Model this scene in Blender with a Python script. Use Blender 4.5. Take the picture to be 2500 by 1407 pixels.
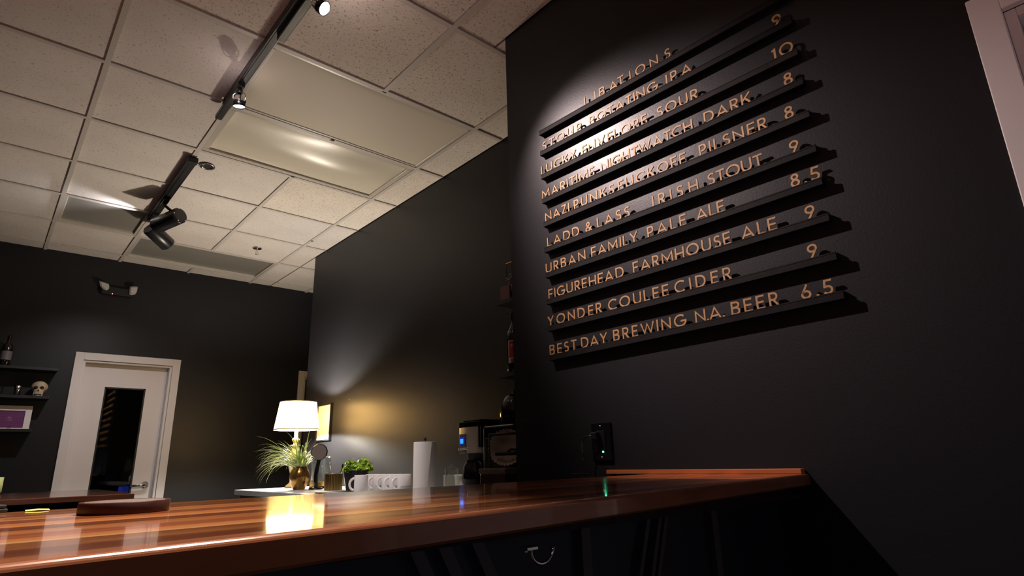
import bpy, bmesh, math, random
from mathutils import Vector, Matrix
random.seed(7)
PI = math.pi
for o in list(bpy.data.objects): bpy.data.objects.remove(o)
SC = bpy.context.scene
COL = SC.collection

# ------------------------------------------------------------------ camera
cam_d = bpy.data.cameras.new('camera'); cam = bpy.data.objects.new('camera', cam_d); COL.objects.link(cam)
cam_d.sensor_width = 36.0; cam_d.sensor_fit = 'HORIZONTAL'; cam_d.lens = 1441.98 / 2500 * 36
cam_d.clip_start = 0.02; cam_d.clip_end = 60
rt = Vector((0.7520728653640232, -0.6585864496890513, -0.025500852315536726))
dn = Vector((0.16586177457926465, 0.22656868698080157, -0.9597689835644191))
fw = Vector((0.6378685420337527, 0.7175865929383237, 0.2796304788788815))
m = Matrix.Identity(4)
for i in range(3):
    m[i][0] = rt[i]; m[i][1] = -dn[i]; m[i][2] = -fw[i]
m.translation = Vector((-0.1041, -6.0972, 1.120))
cam.matrix_world = m
SC.camera = cam

# ------------------------------------------------------------------ world, exposure, room light
w = bpy.data.worlds.new('world'); SC.world = w; w.use_nodes = True
w.node_tree.nodes['Background'].inputs[0].default_value = (0.02, 0.022, 0.03, 1)
w.node_tree.nodes['Background'].inputs[1].default_value = 0.15
SC.view_settings.view_transform = 'Standard'; SC.view_settings.look = 'None'
SC.view_settings.exposure = 0.0; SC.view_settings.gamma = 1.0
SC.view_settings.use_curve_mapping = False
SC.cycles.max_bounces = 10; SC.cycles.diffuse_bounces = 5; SC.cycles.glossy_bounces = 5
SC.cycles.transmission_bounces = 8; SC.cycles.transparent_max_bounces = 10
SC.cycles.caustics_reflective = False; SC.cycles.caustics_refractive = False
SC.cycles.sample_clamp_indirect = 4.0

def light(name, kind, loc, energy, color, target=None, **kw):
    d = bpy.data.lights.new(name, kind); d.energy = energy; d.color = color
    for k, v in kw.items(): setattr(d, k, v)
    o = bpy.data.objects.new(name, d); COL.objects.link(o); o.location = loc
    if target is not None:
        o.rotation_euler = (Vector(target) - Vector(loc)).to_track_quat('-Z', 'Y').to_euler()
    return o
# spot over the menu wall (its head is built below)
MENU_SRC = Vector((0.611, -4.19, 2.868)); MENU_AIM = Vector((1.426, -5.06, 1.86))
light('menu_spot_light', 'SPOT', MENU_SRC + (MENU_AIM - MENU_SRC).normalized() * 0.035, 245.0, (1.0, 0.79, 0.76), MENU_AIM,
      spot_size=math.radians(55), spot_blend=1.0, shadow_soft_size=0.018)
# small spot head pointing down on the bar side
light('small_head_light', 'SPOT', (0.592, -3.300, 2.800), 130.0, (1.0, 0.92, 0.90), (1.45, -2.75, 0.95),
      spot_size=math.radians(62), spot_blend=1.0, shadow_soft_size=0.02)
# wash of the large cylinder head lying under the ceiling, and the tilted one
light('cylinder_head_light', 'SPOT', (0.555, -1.225, 2.925), 16.0, (0.93, 0.93, 1.0), (-0.9, -1.05, 3.04),
      spot_size=math.radians(80), spot_blend=0.9, shadow_soft_size=0.02)
light('cylinder_head_light', 'SPOT', (0.596, -1.440, 2.800), 62.0, (1.0, 0.93, 0.92), (0.60, 0.2, 0.3),
      spot_size=math.radians(95), spot_blend=1.0, shadow_soft_size=0.03)
light('added_track_spot', 'SPOT', (0.592, -5.25, 2.85), 560.0, (1.0, 0.86, 0.78), (-0.30, -5.28, 1.07), spot_size=math.radians(50), spot_blend=1.0, shadow_soft_size=0.02)  # unseen spot added to brighten the bar top, no head built
light('added_track_spot', 'SPOT', (0.592, -7.3, 2.85), 8.0, (1.0, 0.85, 0.80), (-.5, -6.9, 1.0), spot_size=math.radians(78), spot_blend=1.0, shadow_soft_size=0.03)  # unseen rear spot added as fill, also without a head
# unseen upward area fills, side and rear, added to brighten the ceiling
light('side_ceiling_fill', 'AREA', (-2.3, -3.2, 1.2), 3.0, (1.0, 0.42, 0.40), (-2.2, -3.19, 3.0), shape='RECTANGLE', size=1.4, size_y=2.6)
light('rear_ceiling_fill', 'AREA', (0.1, -6.9, 1.5), 5.5, (1.0, 0.56, 0.50), (0.1, -6.899, 3.0), shape='RECTANGLE', size=1.6, size_y=1.2)
light('spotlight_spill', 'POINT', (0.665, -4.22, 2.80), 0.9, (1.0, 0.84, 0.78), shadow_soft_size=0.02)
light('spotlight_spill', 'POINT', (0.560, -3.40, 2.84), 0.35, (1.0, 0.82, 0.80), shadow_soft_size=0.02)
light('under_bar_fill', 'AREA', (-.6, -8.7, .9), 6.0, (0.75, 0.80, 1.0), (0.3, -5.4, .9), shape='RECTANGLE', size=1.2, size_y=.5)  # unseen low fill added to lift the dark underside of the bar
# table lamp bulb (the lamp is built below)
LAMP = Vector((1.700, -1.570, 0.965))
light('table_lamp_bulb_light', 'SPOT', LAMP + Vector((0, 0, 0.450)), 85.0, (1.0, 0.94, 0.84), LAMP, spot_size=math.radians(170), spot_blend=0.3, shadow_soft_size=0.022)
light('table_lamp_bulb_light', 'SPOT', LAMP + Vector((0, 0, 0.560)), 78.0, (1.0, 0.93, 0.82), LAMP + Vector((0, 0, 2)), spot_size=math.radians(170), spot_blend=0.3, shadow_soft_size=0.022)

# ------------------------------------------------------------------ materials
def mat(name, color, rough=0.5, metal=0.0, spec=0.5, emit=None, estr=0.0, trans=0.0, coat=0.0, bump=None, vary=None, alpha=1.0, ior=1.45, coat_rough=0.05):
    mt = bpy.data.materials.new(name); mt.use_nodes = True
    nt = mt.node_tree; b = nt.nodes['Principled BSDF']
    b.inputs['Base Color'].default_value = (*color, 1); b.inputs['Roughness'].default_value = rough
    b.inputs['Metallic'].default_value = metal; b.inputs['Specular IOR Level'].default_value = spec
    b.inputs['Transmission Weight'].default_value = trans; b.inputs['Coat Weight'].default_value = coat
    b.inputs['Coat Roughness'].default_value = coat_rough
    b.inputs['IOR'].default_value = ior; b.inputs['Alpha'].default_value = alpha
    if emit: b.inputs['Emission Color'].default_value = (*emit, 1); b.inputs['Emission Strength'].default_value = estr
    tc = nt.nodes.new('ShaderNodeTexCoord')
    if vary:   # (scale, amount, detail)
        n = nt.nodes.new('ShaderNodeTexNoise'); n.inputs['Scale'].default_value = vary[0]; n.inputs['Detail'].default_value = 4
        r = nt.nodes.new('ShaderNodeMapRange'); r.inputs[1].default_value = 0.3; r.inputs[2].default_value = 0.7
        r.inputs[3].default_value = 1 - vary[1]; r.inputs[4].default_value = 1 + vary[1]
        h = nt.nodes.new('ShaderNodeHueSaturation'); h.inputs['Color'].default_value = (*color, 1)
        nt.links.new(tc.outputs['Object'], n.inputs['Vector']); nt.links.new(n.outputs['Fac'], r.inputs[0])
        nt.links.new(r.outputs[0], h.inputs['Value']); nt.links.new(h.outputs[0], b.inputs['Base Color'])
    if bump:   # (scale, strength, distance)
        n = nt.nodes.new('ShaderNodeTexNoise'); n.inputs['Scale'].default_value = bump[0]; n.inputs['Detail'].default_value = 3
        bp = nt.nodes.new('ShaderNodeBump'); bp.inputs['Strength'].default_value = bump[1]; bp.inputs['Distance'].default_value = bump[2]
        nt.links.new(tc.outputs['Object'], n.inputs['Vector']); nt.links.new(n.outputs['Fac'], bp.inputs['Height'])
        nt.links.new(bp.outputs[0], b.inputs['Normal'])
    return mt

def wood(name, c1, c2, axis='X', rough=0.18, coat=0.6, scale=1.0):
    mt = bpy.data.materials.new(name); mt.use_nodes = True
    nt = mt.node_tree; b = nt.nodes['Principled BSDF']
    tc = nt.nodes.new('ShaderNodeTexCoord'); mp = nt.nodes.new('ShaderNodeMapping')
    s = {'X': (0.6, 18, 18), 'Y': (18, 0.6, 18), 'Z': (18, 18, 0.6)}[axis]
    mp.inputs['Scale'].default_value = tuple(v * scale for v in s)
    oi = nt.nodes.new('ShaderNodeObjectInfo')
    ad = nt.nodes.new('ShaderNodeVectorMath'); ad.operation = 'ADD'
    sc = nt.nodes.new('ShaderNodeVectorMath'); sc.operation = 'SCALE'; sc.inputs['Scale'].default_value = 37.0
    cb = nt.nodes.new('ShaderNodeCombineXYZ')
    nt.links.new(oi.outputs['Random'], cb.inputs[0]); nt.links.new(oi.outputs['Random'], cb.inputs[1])
    nt.links.new(cb.outputs[0], sc.inputs[0])
    nt.links.new(tc.outputs['Object'], ad.inputs[0]); nt.links.new(sc.outputs[0], ad.inputs[1]); nt.links.new(ad.outputs[0], mp.inputs['Vector'])
    n = nt.nodes.new('ShaderNodeTexNoise'); n.inputs['Scale'].default_value = 1.6; n.inputs['Detail'].default_value = 6; n.inputs['Distortion'].default_value = 0.6
    nt.links.new(mp.outputs[0], n.inputs['Vector'])
    mx = nt.nodes.new('ShaderNodeMix'); mx.data_type = 'RGBA'
    mx.inputs[6].default_value = (*c1, 1); mx.inputs[7].default_value = (*c2, 1)
    rp = nt.nodes.new('ShaderNodeMapRange'); rp.inputs[1].default_value = 0.32; rp.inputs[2].default_value = 0.68
    nt.links.new(n.outputs['Fac'], rp.inputs[0]); nt.links.new(rp.outputs[0], mx.inputs[0])
    hs = nt.nodes.new('ShaderNodeHueSaturation')
    r2 = nt.nodes.new('ShaderNodeMapRange'); r2.inputs[3].default_value = 0.55; r2.inputs[4].default_value = 1.5
    nt.links.new(oi.outputs['Random'], r2.inputs[0]); nt.links.new(r2.outputs[0], hs.inputs['Value'])
    nt.links.new(mx.outputs[2], hs.inputs['Color']); nt.links.new(hs.outputs[0], b.inputs['Base Color'])
    b.inputs['Roughness'].default_value = rough; b.inputs['Coat Weight'].default_value = coat; b.inputs['Coat Roughness'].default_value = 0.04
    b.inputs['Specular IOR Level'].default_value = 0.12 if coat == 0 else 0.5
    n2 = nt.nodes.new('ShaderNodeTexNoise'); n2.inputs['Scale'].default_value = 2.5; n2.inputs['Detail'].default_value = 2
    nt.links.new(mp.outputs[0], n2.inputs['Vector'])
    bp = nt.nodes.new('ShaderNodeBump'); bp.inputs['Strength'].default_value = 0.12; bp.inputs['Distance'].default_value = 0.0006
    nt.links.new(n2.outputs['Fac'], bp.inputs['Height']); nt.links.new(bp.outputs[0], b.inputs['Normal'])
    return mt

def tile_mat(name, base, dot, density):
    mt = bpy.data.materials.new(name); mt.use_nodes = True
    nt = mt.node_tree; b = nt.nodes['Principled BSDF']; b.inputs['Roughness'].default_value = 0.92
    b.inputs['Specular IOR Level'].default_value = 0.2
    tc = nt.nodes.new('ShaderNodeTexCoord')
    n = nt.nodes.new('ShaderNodeTexNoise'); n.inputs['Scale'].default_value = 95; n.inputs['Detail'].default_value = 2.5; n.inputs['Distortion'].default_value = 0.8
    n3 = nt.nodes.new('ShaderNodeTexNoise'); n3.inputs['Scale'].default_value = 3; n3.inputs['Detail'].default_value = 3
    nt.links.new(tc.outputs['Object'], n.inputs['Vector']); nt.links.new(tc.outputs['Object'], n3.inputs['Vector'])
    rp = nt.nodes.new('ShaderNodeMapRange'); rp.inputs[1].default_value = density; rp.inputs[2].default_value = density + 0.07
    nt.links.new(n.outputs['Fac'], rp.inputs[0])
    mx = nt.nodes.new('ShaderNodeMix'); mx.data_type = 'RGBA'; mx.inputs[6].default_value = (*base, 1); mx.inputs[7].default_value = (*dot, 1)
    nt.links.new(rp.outputs[0], mx.inputs[0])
    hs = nt.nodes.new('ShaderNodeHueSaturation'); r2 = nt.nodes.new('ShaderNodeMapRange')
    r2.inputs[3].default_value = 0.86; r2.inputs[4].default_value = 1.12
    nt.links.new(n3.outputs['Fac'], r2.inputs[0]); nt.links.new(r2.outputs[0], hs.inputs['Value']); nt.links.new(mx.outputs[2], hs.inputs['Color'])
    nt.links.new(hs.outputs[0], b.inputs['Base Color'])
    bp = nt.nodes.new('ShaderNodeBump'); bp.inputs['Strength'].default_value = 0.35; bp.inputs['Distance'].default_value = 0.002; bp.invert = True
    nt.links.new(rp.outputs[0], bp.inputs['Height']); nt.links.new(bp.outputs[0], b.inputs['Normal'])
    return mt

def lens_mat(name, color, rough):
    mt = mat(name, color, rough=rough, spec=0.6)
    nt = mt.node_tree; b = nt.nodes['Principled BSDF']; tc = nt.nodes.new('ShaderNodeTexCoord')
    ck = nt.nodes.new('ShaderNodeTexVoronoi'); ck.distance = 'CHEBYCHEV'; ck.inputs['Randomness'].default_value = 0; ck.inputs['Scale'].default_value = 170
    nt.links.new(tc.outputs['Object'], ck.inputs['Vector'])
    bp = nt.nodes.new('ShaderNodeBump'); bp.inputs['Strength'].default_value = 0.10; bp.inputs['Distance'].default_value = 0.0008
    nt.links.new(ck.outputs['Distance'], bp.inputs['Height']); nt.links.new(bp.outputs[0], b.inputs['Normal'])
    return mt

M = {}
M['wall'] = mat('charcoal_paint', (0.0140, 0.0140, 0.0165), rough=0.40, spec=0.31, bump=(160, 0.25, 0.0012))
M['tile'] = tile_mat('ceiling_tile_fine', (0.68, 0.615, 0.565), (0.42, 0.37, 0.33), 0.61)
M['tile_b'] = tile_mat('ceiling_tile_speckled', (0.76, 0.68, 0.60), (0.44, 0.36, 0.27), 0.585)
M['grid'] = mat('ceiling_grid_paint', (0.55, 0.50, 0.45), rough=0.5)
M['plenum'] = mat('plenum_dark', (0.05, 0.045, 0.04), rough=0.9)
M['lens_a'] = lens_mat('acrylic_lens_flat', (0.62, 0.55, 0.44), 0.62)
M['lens_b'] = lens_mat('acrylic_lens_glossy', (0.70, 0.64, 0.52), 0.34)
M['lens_c'] = lens_mat('grey_lens', (0.23, 0.215, 0.19), 0.35)
M['frame_w'] = mat('fixture_frame', (0.52, 0.47, 0.41), rough=0.35)
M['white'] = mat('white_trim_paint', (0.74, 0.70, 0.69), rough=0.45, bump=(40, 0.1, 0.001))
M['black'] = mat('black_matte', (0.008, 0.008, 0.009), rough=0.5)
M['blackgloss'] = mat('black_gloss', (0.006, 0.006, 0.007), rough=0.12)
M['blacksatin'] = mat('black_satin_metal', (0.012, 0.011, 0.013), rough=0.32)
M['chrome'] = mat('chrome', (0.75, 0.74, 0.72), rough=0.12, metal=1)
M['steel'] = mat('brushed_steel', (0.80, 0.70, 0.58), rough=0.48, metal=1)
M['glass_dark'] = mat('door_glass', (0.9, 0.95, 0.95), rough=0.02, trans=1.0, ior=1.45)
M['glass'] = mat('clear_glass', (0.96, 0.98, 0.98), rough=0.02, trans=1.0, ior=1.45)
def thin_glass(name, refl=.12):
    mt = bpy.data.materials.new(name); mt.use_nodes = True; nt = mt.node_tree; nt.nodes.remove(nt.nodes['Principled BSDF'])
    tp = nt.nodes.new('ShaderNodeBsdfTransparent'); tp.inputs[0].default_value = (.93, .95, .95, 1)
    gl = nt.nodes.new('ShaderNodeBsdfGlossy'); gl.inputs['Roughness'].default_value = .04
    lw = nt.nodes.new('ShaderNodeLayerWeight'); lw.inputs[0].default_value = .5
    fr = nt.nodes.new('ShaderNodeMath'); fr.operation = 'POWER'; fr.inputs[1].default_value = 5.0; nt.links.new(lw.outputs['Facing'], fr.inputs[0])
    ad = nt.nodes.new('ShaderNodeMath'); ad.operation = 'MULTIPLY_ADD'; ad.inputs[1].default_value = 1.0; ad.inputs[2].default_value = refl * .3
    mx = nt.nodes.new('ShaderNodeMixShader'); nt.links.new(fr.outputs[0], ad.inputs[0]); nt.links.new(ad.outputs[0], mx.inputs[0])
    nt.links.new(tp.outputs[0], mx.inputs[1]); nt.links.new(gl.outputs[0], mx.inputs[2]); nt.links.new(mx.outputs[0], nt.nodes['Material Output'].inputs[0])
    return mt
M['glass'] = thin_glass('thin_clear_glass')
M['led_red'] = mat('led_red', (0.3, 0, 0.02), emit=(1, 0.05, 0.12), estr=14)
M['led_green'] = mat('led_green', (0, 0.3, 0.15), emit=(0.05, 1, 0.5), estr=22)
M['led_white'] = mat('led_lens', (1, 1, 1), emit=(0.93, 0.95, 1), estr=30)
M['floor'] = mat('dark_floor', (0.05, 0.045, 0.042), rough=0.5, vary=(3, .3))
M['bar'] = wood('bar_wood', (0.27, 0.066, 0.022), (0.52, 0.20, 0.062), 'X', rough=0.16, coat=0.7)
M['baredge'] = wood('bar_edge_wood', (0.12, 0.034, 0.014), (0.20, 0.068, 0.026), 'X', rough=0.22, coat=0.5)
M['strip'] = wood('strip_wood', (0.36, 0.10, 0.035), (0.46, 0.15, 0.05), 'Y', rough=0.3, coat=0.1)
M['darkwood'] = wood('dark_walnut', (0.016, 0.007, 0.005), (0.030, 0.012, 0.009), 'X', rough=0.45, coat=0.0)
M['slab'] = wood('slab_wood', (0.035, 0.012, 0.007), (0.06, 0.022, 0.012), 'X', rough=0.16, coat=0.6)
M['rail'] = wood('black_rail_wood', (0.004, 0.0036, 0.0036), (0.009, 0.0075, 0.0075), 'Y', rough=0.7, coat=0.0)
M['letter'] = mat('birch_letter', (0.38, 0.21, 0.08), rough=0.6, vary=(30, .18))
M['navy'] = mat('navy_paint', (0.006, 0.008, 0.014), rough=0.5)
M['batten'] = mat('batten_paint', (0.045, 0.035, 0.038), rough=0.5)
M['laminate'] = mat('grey_laminate', (0.60, 0.59, 0.58), rough=0.35, vary=(60, .12))
M['cab'] = mat('cabinet_dark', (0.03, 0.028, 0.03), rough=0.6)

# ------------------------------------------------------------------ mesh helpers
class MB:
    def __init__(self): self.v = []; self.f = []; self.mi = []; self.smooth = []
    def _add(self, vs, fs, smooth=False):
        o = len(self.v); self.v += [tuple(p) for p in vs]
        for f in fs: self.f.append(tuple(i + o for i in f)); self.smooth.append(smooth)
        return self
    def box(self, x0, x1, y0, y1, z0, z1, mtx=None):
        vs = [Vector((x, y, z)) for z in (z0, z1) for y in (y0, y1) for x in (x0, x1)]
        if mtx: vs = [mtx @ p for p in vs]
        return self._add(vs, [(0, 2, 3, 1), (4, 5, 7, 6), (0, 1, 5, 4), (2, 6, 7, 3), (0, 4, 6, 2), (1, 3, 7, 5)])
    def lathe(self, prof, c=(0, 0, 0), n=32, mtx=None, smooth=True, capb=True, capt=True):
        vs = []; fs = []
        for r, z in prof:
            for k in range(n):
                a = 2 * PI * k / n; vs.append(Vector((r * math.cos(a), r * math.sin(a), z)))
        for j in range(len(prof) - 1):
            for k in range(n):
                k2 = (k + 1) % n; fs.append((j * n + k, j * n + k2, (j + 1) * n + k2, (j + 1) * n + k))
        if mtx: vs = [mtx @ p for p in vs]
        vs = [p + Vector(c) for p in vs]
        self._add(vs, fs, smooth)
        o = len(self.v) - len(vs)
        if capb and prof[0][0] > 1e-5: self.f.append(tuple(o + k for k in range(n))[::-1]); self.smooth.append(False)
        if capt and prof[-1][0] > 1e-5: self.f.append(tuple(o + (len(prof) - 1) * n + k for k in range(n))); self.smooth.append(False)
        return self
    def tube(self, pts, r, n=10, closed=False, flat=1.0):
        pts = [Vector(p) for p in pts]; N = len(pts); rings = []
        up = None
        for i, p in enumerate(pts):
            a = pts[(i - 1) % N] if (closed or i > 0) else pts[i]; b = pts[(i + 1) % N] if (closed or i < N - 1) else pts[i]
            t = (b - a).normalized()
            if up is None: up = Vector((0, 0, 1)) if abs(t.z) < 0.9 else Vector((1, 0, 0))
            s = t.cross(up).normalized(); u2 = s.cross(t).normalized(); up = u2
            rr = r[i] if isinstance(r, (list, tuple)) else r
            rings.append([p + (s * math.cos(2 * PI * k / n) + u2 * flat * math.sin(2 * PI * k / n)) * rr for k in range(n)])
        vs = [q for R_ in rings for q in R_]; fs = []
        for i in range(N if closed else N - 1):
            i2 = (i + 1) % N
            for k in range(n):
                k2 = (k + 1) % n; fs.append((i * n + k, i * n + k2, i2 * n + k2, i2 * n + k))
        self._add(vs, fs, True)
        if not closed:
            o = len(self.v) - len(vs)
            self.f.append(tuple(o + k for k in range(n))[::-1]); self.smooth.append(False)
            self.f.append(tuple(o + (N - 1) * n + k for k in range(n))); self.smooth.append(False)
        return self
    def grid(self, nu, nv, fn, smooth=True):
        vs = [fn(i / nu, j / nv) for j in range(nv + 1) for i in range(nu + 1)]
        fs = [(j * (nu + 1) + i, j * (nu + 1) + i + 1, (j + 1) * (nu + 1) + i + 1, (j + 1) * (nu + 1) + i) for j in range(nv) for i in range(nu)]
        return self._add(vs, fs, smooth)
    def mesh(self, name, mt):
        me = bpy.data.meshes.new(name); me.from_pydata(self.v, [], self.f)
        me.polygons.foreach_set('use_smooth', self.smooth)
        if mt is not None: me.materials.append(mt)
        bm = bmesh.new(); bm.from_mesh(me); bmesh.ops.recalc_face_normals(bm, faces=bm.faces); bm.to_mesh(me); bm.free()
        me.update(); return me
    def build(self, name, mt, parent=None, loc=None, bevel=0.0, seg=2, **props):
        o = bpy.data.objects.new(name, self.mesh(name, mt)); COL.objects.link(o)
        if parent: o.parent = parent
        if loc is not None: o.location = loc
        if bevel:
            b = o.modifiers.new('bevel', 'BEVEL'); b.width = bevel; b.segments = seg; b.limit_method = 'ANGLE'; b.angle_limit = math.radians(40)
        for k, v in props.items(): o[k] = v
        return o
def box(*a, **k): return MB().box(*a, **k)
def thing(name, label, cat, loc=(0, 0, 0), rz=0.0, group=None):
    o = bpy.data.objects.new(name, None); COL.objects.link(o); o.location = loc; o.rotation_euler = (0, 0, rz)
    o.empty_display_size = 0.05; o['label'] = label; o['category'] = cat
    if group: o['group'] = group
    return o
def tag(o, label, cat, group=None):
    o['label'] = label; o['category'] = cat
    if group: o['group'] = group
    return o
def struct(o): o['kind'] = 'structure'; return o
def rot_to(d):   # matrix turning +Z to d
    return Vector(d).normalized().to_track_quat('Z', 'Y').to_matrix().to_4x4()

# ------------------------------------------------------------------ room shell
H = 2.988; XL = -3.4; YF = -9.0; YB = 0.202
struct(box(XL - .1, 3.5, YF - .1, 2.6, -0.1, 0.0).build('floor', M['floor']))
wb = MB()   # back wall with two door openings
D1 = (0.475, 1.170, 2.055); D3 = (2.445, 3.25, 2.040)
for a, b in ((XL, D1[0]), (D1[1], D3[0]), (D3[1], 3.5)): wb.box(a, b, YB, YB + .12, 0, 3.1)
wb.box(D1[0], D1[1], YB, YB + .12, D1[2], 3.1); wb.box(D3[0], D3[1], YB, YB + .12, D3[2], 3.1)
struct(wb.build('wall_back', M['wall']))
struct(box(1.9995, 2.16, -4.375, -0.966, 0, 3.1).build('wall_middle', M['wall']))
wm = MB(); D2 = (-6.93, -6.014, 2.031)
wm.box(1.426, 2.16, D2[1], -4.375, 0, 3.1); wm.box(1.426, 2.16, YF, D2[0], 0, 3.1); wm.box(1.426, 2.16, D2[0], D2[1], D2[2], 3.1)
wm.box(1.60, 2.16, D2[0], D2[1], 0, D2[2])
struct(wm.build('wall_right', M['wall']))
struct(box(XL - .1, XL, YF, YB + .12, 0, 3.1).build('wall_left', M['wall']))
struct(box(XL - .1, 2.16, YF - .1, YF, 0, 3.1).build('wall_front', M['wall']))
struct(box(3.4, 3.5, -0.966, YB, 0, 3.1).build('wall_corridor', M['wall']))
struct(box(2.16, 3.5, -1.066, -0.966, 0, 3.1).build('wall_corridor_end', M['wall']))

# ceiling: plenum slab, grid bars, tiles, panels
ceil = struct(box(XL - .1, 3.5, YF - .1, YB + .12, 3.1, 3.15).build('ceiling', M['plenum']))
xs = [0.063 - 0.608 * k for k in range(6, 0, -1)] + [0.063, 0.616, 1.195, 1.786, 2.394, 3.0]
xs = [XL] + [x for x in xs if x > XL + .05] + [3.4]
bl = [-0.006, 0.607, 1.209, 1.815, 2.439, 3.052, 3.676, 4.288] + [4.288 + .612 * k for k in range(1, 8)]
ys = [YB] + [-b for b in bl if -b > YF + .05] + [YF]
regions = [(XL, 1.9995, -4.375, YB), (XL, 1.426, YF, -4.375), (1.9995, 3.4, -0.966, YB)]
panels = {'P1': (0.616, 1.786, -3.676, -3.052), 'P2': (0.616, 1.786, -3.052, -2.439), 'P3': (0.616, 1.786, -0.607, 0.006), 'P4': (0.063, 0.616, -1.209, -0.607)}
def in_panel(x, y): return any(a < x < b and c < y < d for a, b, c, d in panels.values())
TW = 0.012
speck = {(1.195, -2.439), }
for i in range(len(xs) - 1):
    for j in range(len(ys) - 1):
        x0, x1, y1, y0 = xs[i], xs[i + 1], ys[j], ys[j + 1]
        if in_panel((x0 + x1) / 2, (y0 + y1) / 2): continue
        pieces = [(XL, 1.9995, y0, y1)] if y0 > -4.3 else [(XL, 1.426, y0, y1)]
        if y0 < -4.3 and y1 > -4.3: pieces.append((1.426, 1.9995, -4.375, y1))
        if y1 <= YB and y0 > -1.3: pieces.append((1.9995, 3.4, max(y0, -0.966), y1))
        for a, b, c, d in pieces:
            u0, u1, v0, v1 = max(x0, a), min(x1, b), max(y0, c), min(y1, d)
            if u1 - u0 < 0.02 or v1 - v0 < 0.02: continue
            dz = random.uniform(0, 0.003)
            spk = (x0 > 1.1 and y1 < -1.8) or y1 < -3.6
            g = 0.006
            t = box(-(u1 - u0) / 2 + g, (u1 - u0) / 2 - g, -(v1 - v0) / 2 + g, (v1 - v0) / 2 - g, 0, 0.015).build('ceiling_tile', M['tile_b'] if spk else M['tile'], ceil,
                loc=((u0 + u1) / 2, (v0 + v1) / 2, H + 0.004 + dz))
def bar_seg(x0, x1, y0, y1):
    box(x0, x1, y0, y1, H - 0.003, H + 0.003).build('ceiling_grid_bar', M['grid'], ceil)
for x in xs[1:-1]:                       # main runners
    for a, b, c, d in regions:
        if not (a < x < b): continue
        if abs(x - 1.195) < .01:
            for s0, s1 in ((YF, -3.676), (-2.439, -0.607), (0.006, YB)):
                s0, s1 = max(s0, c), min(s1, d)
                if s1 > s0 + .01: bar_seg(x - TW, x + TW, s0, s1)
        else: bar_seg(x - TW, x + TW, c, d)
for y in ys[1:-1]:
    for i in range(len(xs) - 1):
        for a, b, c, d in regions:
            if not (c < y < d): continue
            u0, u1 = max(xs[i], a), min(xs[i + 1], b)
            if u1 > u0 + .03: bar_seg(u0 + TW, u1 - TW, y - TW, y + TW)
# troffer fixtures in the grid
def fixture(nm, label, key, lens, recess, frame_m, sag=None, fw_=0.03, nest=0.012):
    a, b, c, d = panels[key]; cx, cy = (a + b) / 2, (c + d) / 2; hx, hy = (b - a) / 2 - nest, (d - c) / 2 - nest
    t = thing(nm, label, 'ceiling light', (cx, cy, H))
    fr = MB()
    for s in (-1, 1):
        fr.box(-hx, hx, min(s * hy, s * (hy - fw_)), max(s * hy, s * (hy - fw_)), 0.0, 0.03)
        fr.box(min(s * hx, s * (hx - fw_)), max(s * hx, s * (hx - fw_)), -hy + fw_, hy - fw_, 0.0, 0.03)
    fr.build('frame', frame_m, t, bevel=0.003)
    ho = MB().box(-hx, hx, -hy, hy, 0.085, 0.09)
    for s in (-1, 1):
        ho.box(-hx, hx, s * hy - .001, s * hy + .001, .03, .085); ho.box(s * hx - .001, s * hx + .001, -hy, hy, .03, .085)
    ho.build('housing', frame_m, t)
    ix, iy = hx - fw_ + .001, hy - fw_ + .001
    def fn(u, v):
        z = recess
        if sag: z += sag(u, v)
        return Vector(((u * 2 - 1) * ix, (v * 2 - 1) * iy, z))
    MB().grid(60, 36, fn).build('lens', lens, t)
    return t
def edge(u, v): return (16 * u * (1 - u) * v * (1 - v))
fixture('ceiling_light', 'large flat cream ceiling light panel without glare, unlit, beside the spotlight with the glowing lens', 'P1', M['lens_a'], 0.004, M['frame_w'],
        sag=lambda u, v: -0.010 * edge(u, v) ** .5, fw_=0.018)
fixture('ceiling_light', 'unlit ceiling light panel with a wavy glossy lens catching bright lamp glare', 'P2', M['lens_b'], 0.012, M['frame_w'],
        sag=lambda u, v: edge(u, v) ** .6 * (-0.020 + 0.020 * math.sin(v * 6.6 + 1.6 * u + 0.9) + 0.004 * math.sin(u * 7) - 0.045 * (u - .5)), fw_=0.034)
fixture('ceiling_light', 'long unlit grey ceiling light panel nearest the back wall', 'P3', M['lens_c'], 0.02, M['frame_w'], fw_=0.02)
fixture('ceiling_vent', 'square grey recessed ceiling panel left of the two large black spotlights', 'P4', M['lens_c'], 0.02, M['frame_w'], fw_=0.02)

# ------------------------------------------------------------------ doors
def door(n, x0, x1, top, lite, handle_left, casing_x=0.065, hinge=None):
    d = struct(box(x0 + .004, x1 - .004, YB + .065, YB + .105, 0.005, top - .02).build('door_%d' % n, M['white']))
    return d
# door 1: slab with a glass lite (built as stiles and rails)
dx0, dx1, dt = D1
sl = MB(); lx0, lx1, lz1, lz0 = 0.672, 0.990, 1.838, 0.25; ya, yb = YB + .068, YB + .110
sl.box(dx0 + .022, lx0, ya, yb, .005, dt - .02); sl.box(lx1, dx1 - .022, ya, yb, .005, dt - .02)
sl.box(lx0, lx1, ya, yb, lz1, dt - .02); sl.box(lx0, lx1, ya, yb, .005, lz0)
door1 = struct(sl.build('door_1', M['white']))
gb = MB()
for a, b, c, d in ((lx0, lx0 + .012, lz0, lz1), (lx1 - .012, lx1, lz0, lz1), (lx0, lx1, lz1 - .012, lz1), (lx0, lx1, lz0, lz0 + .012)): gb.box(a, b, ya + .004, yb - .004, c, d)
gb.build('glazing_bead', M['black'], door1)
box(lx0 + .012, lx1 - .012, ya + .016, ya + .022, lz0 + .012, lz1 - .012).build('glass_pane', M['glass_dark'], door1)
hx, hz = 1.088, 0.990
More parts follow.
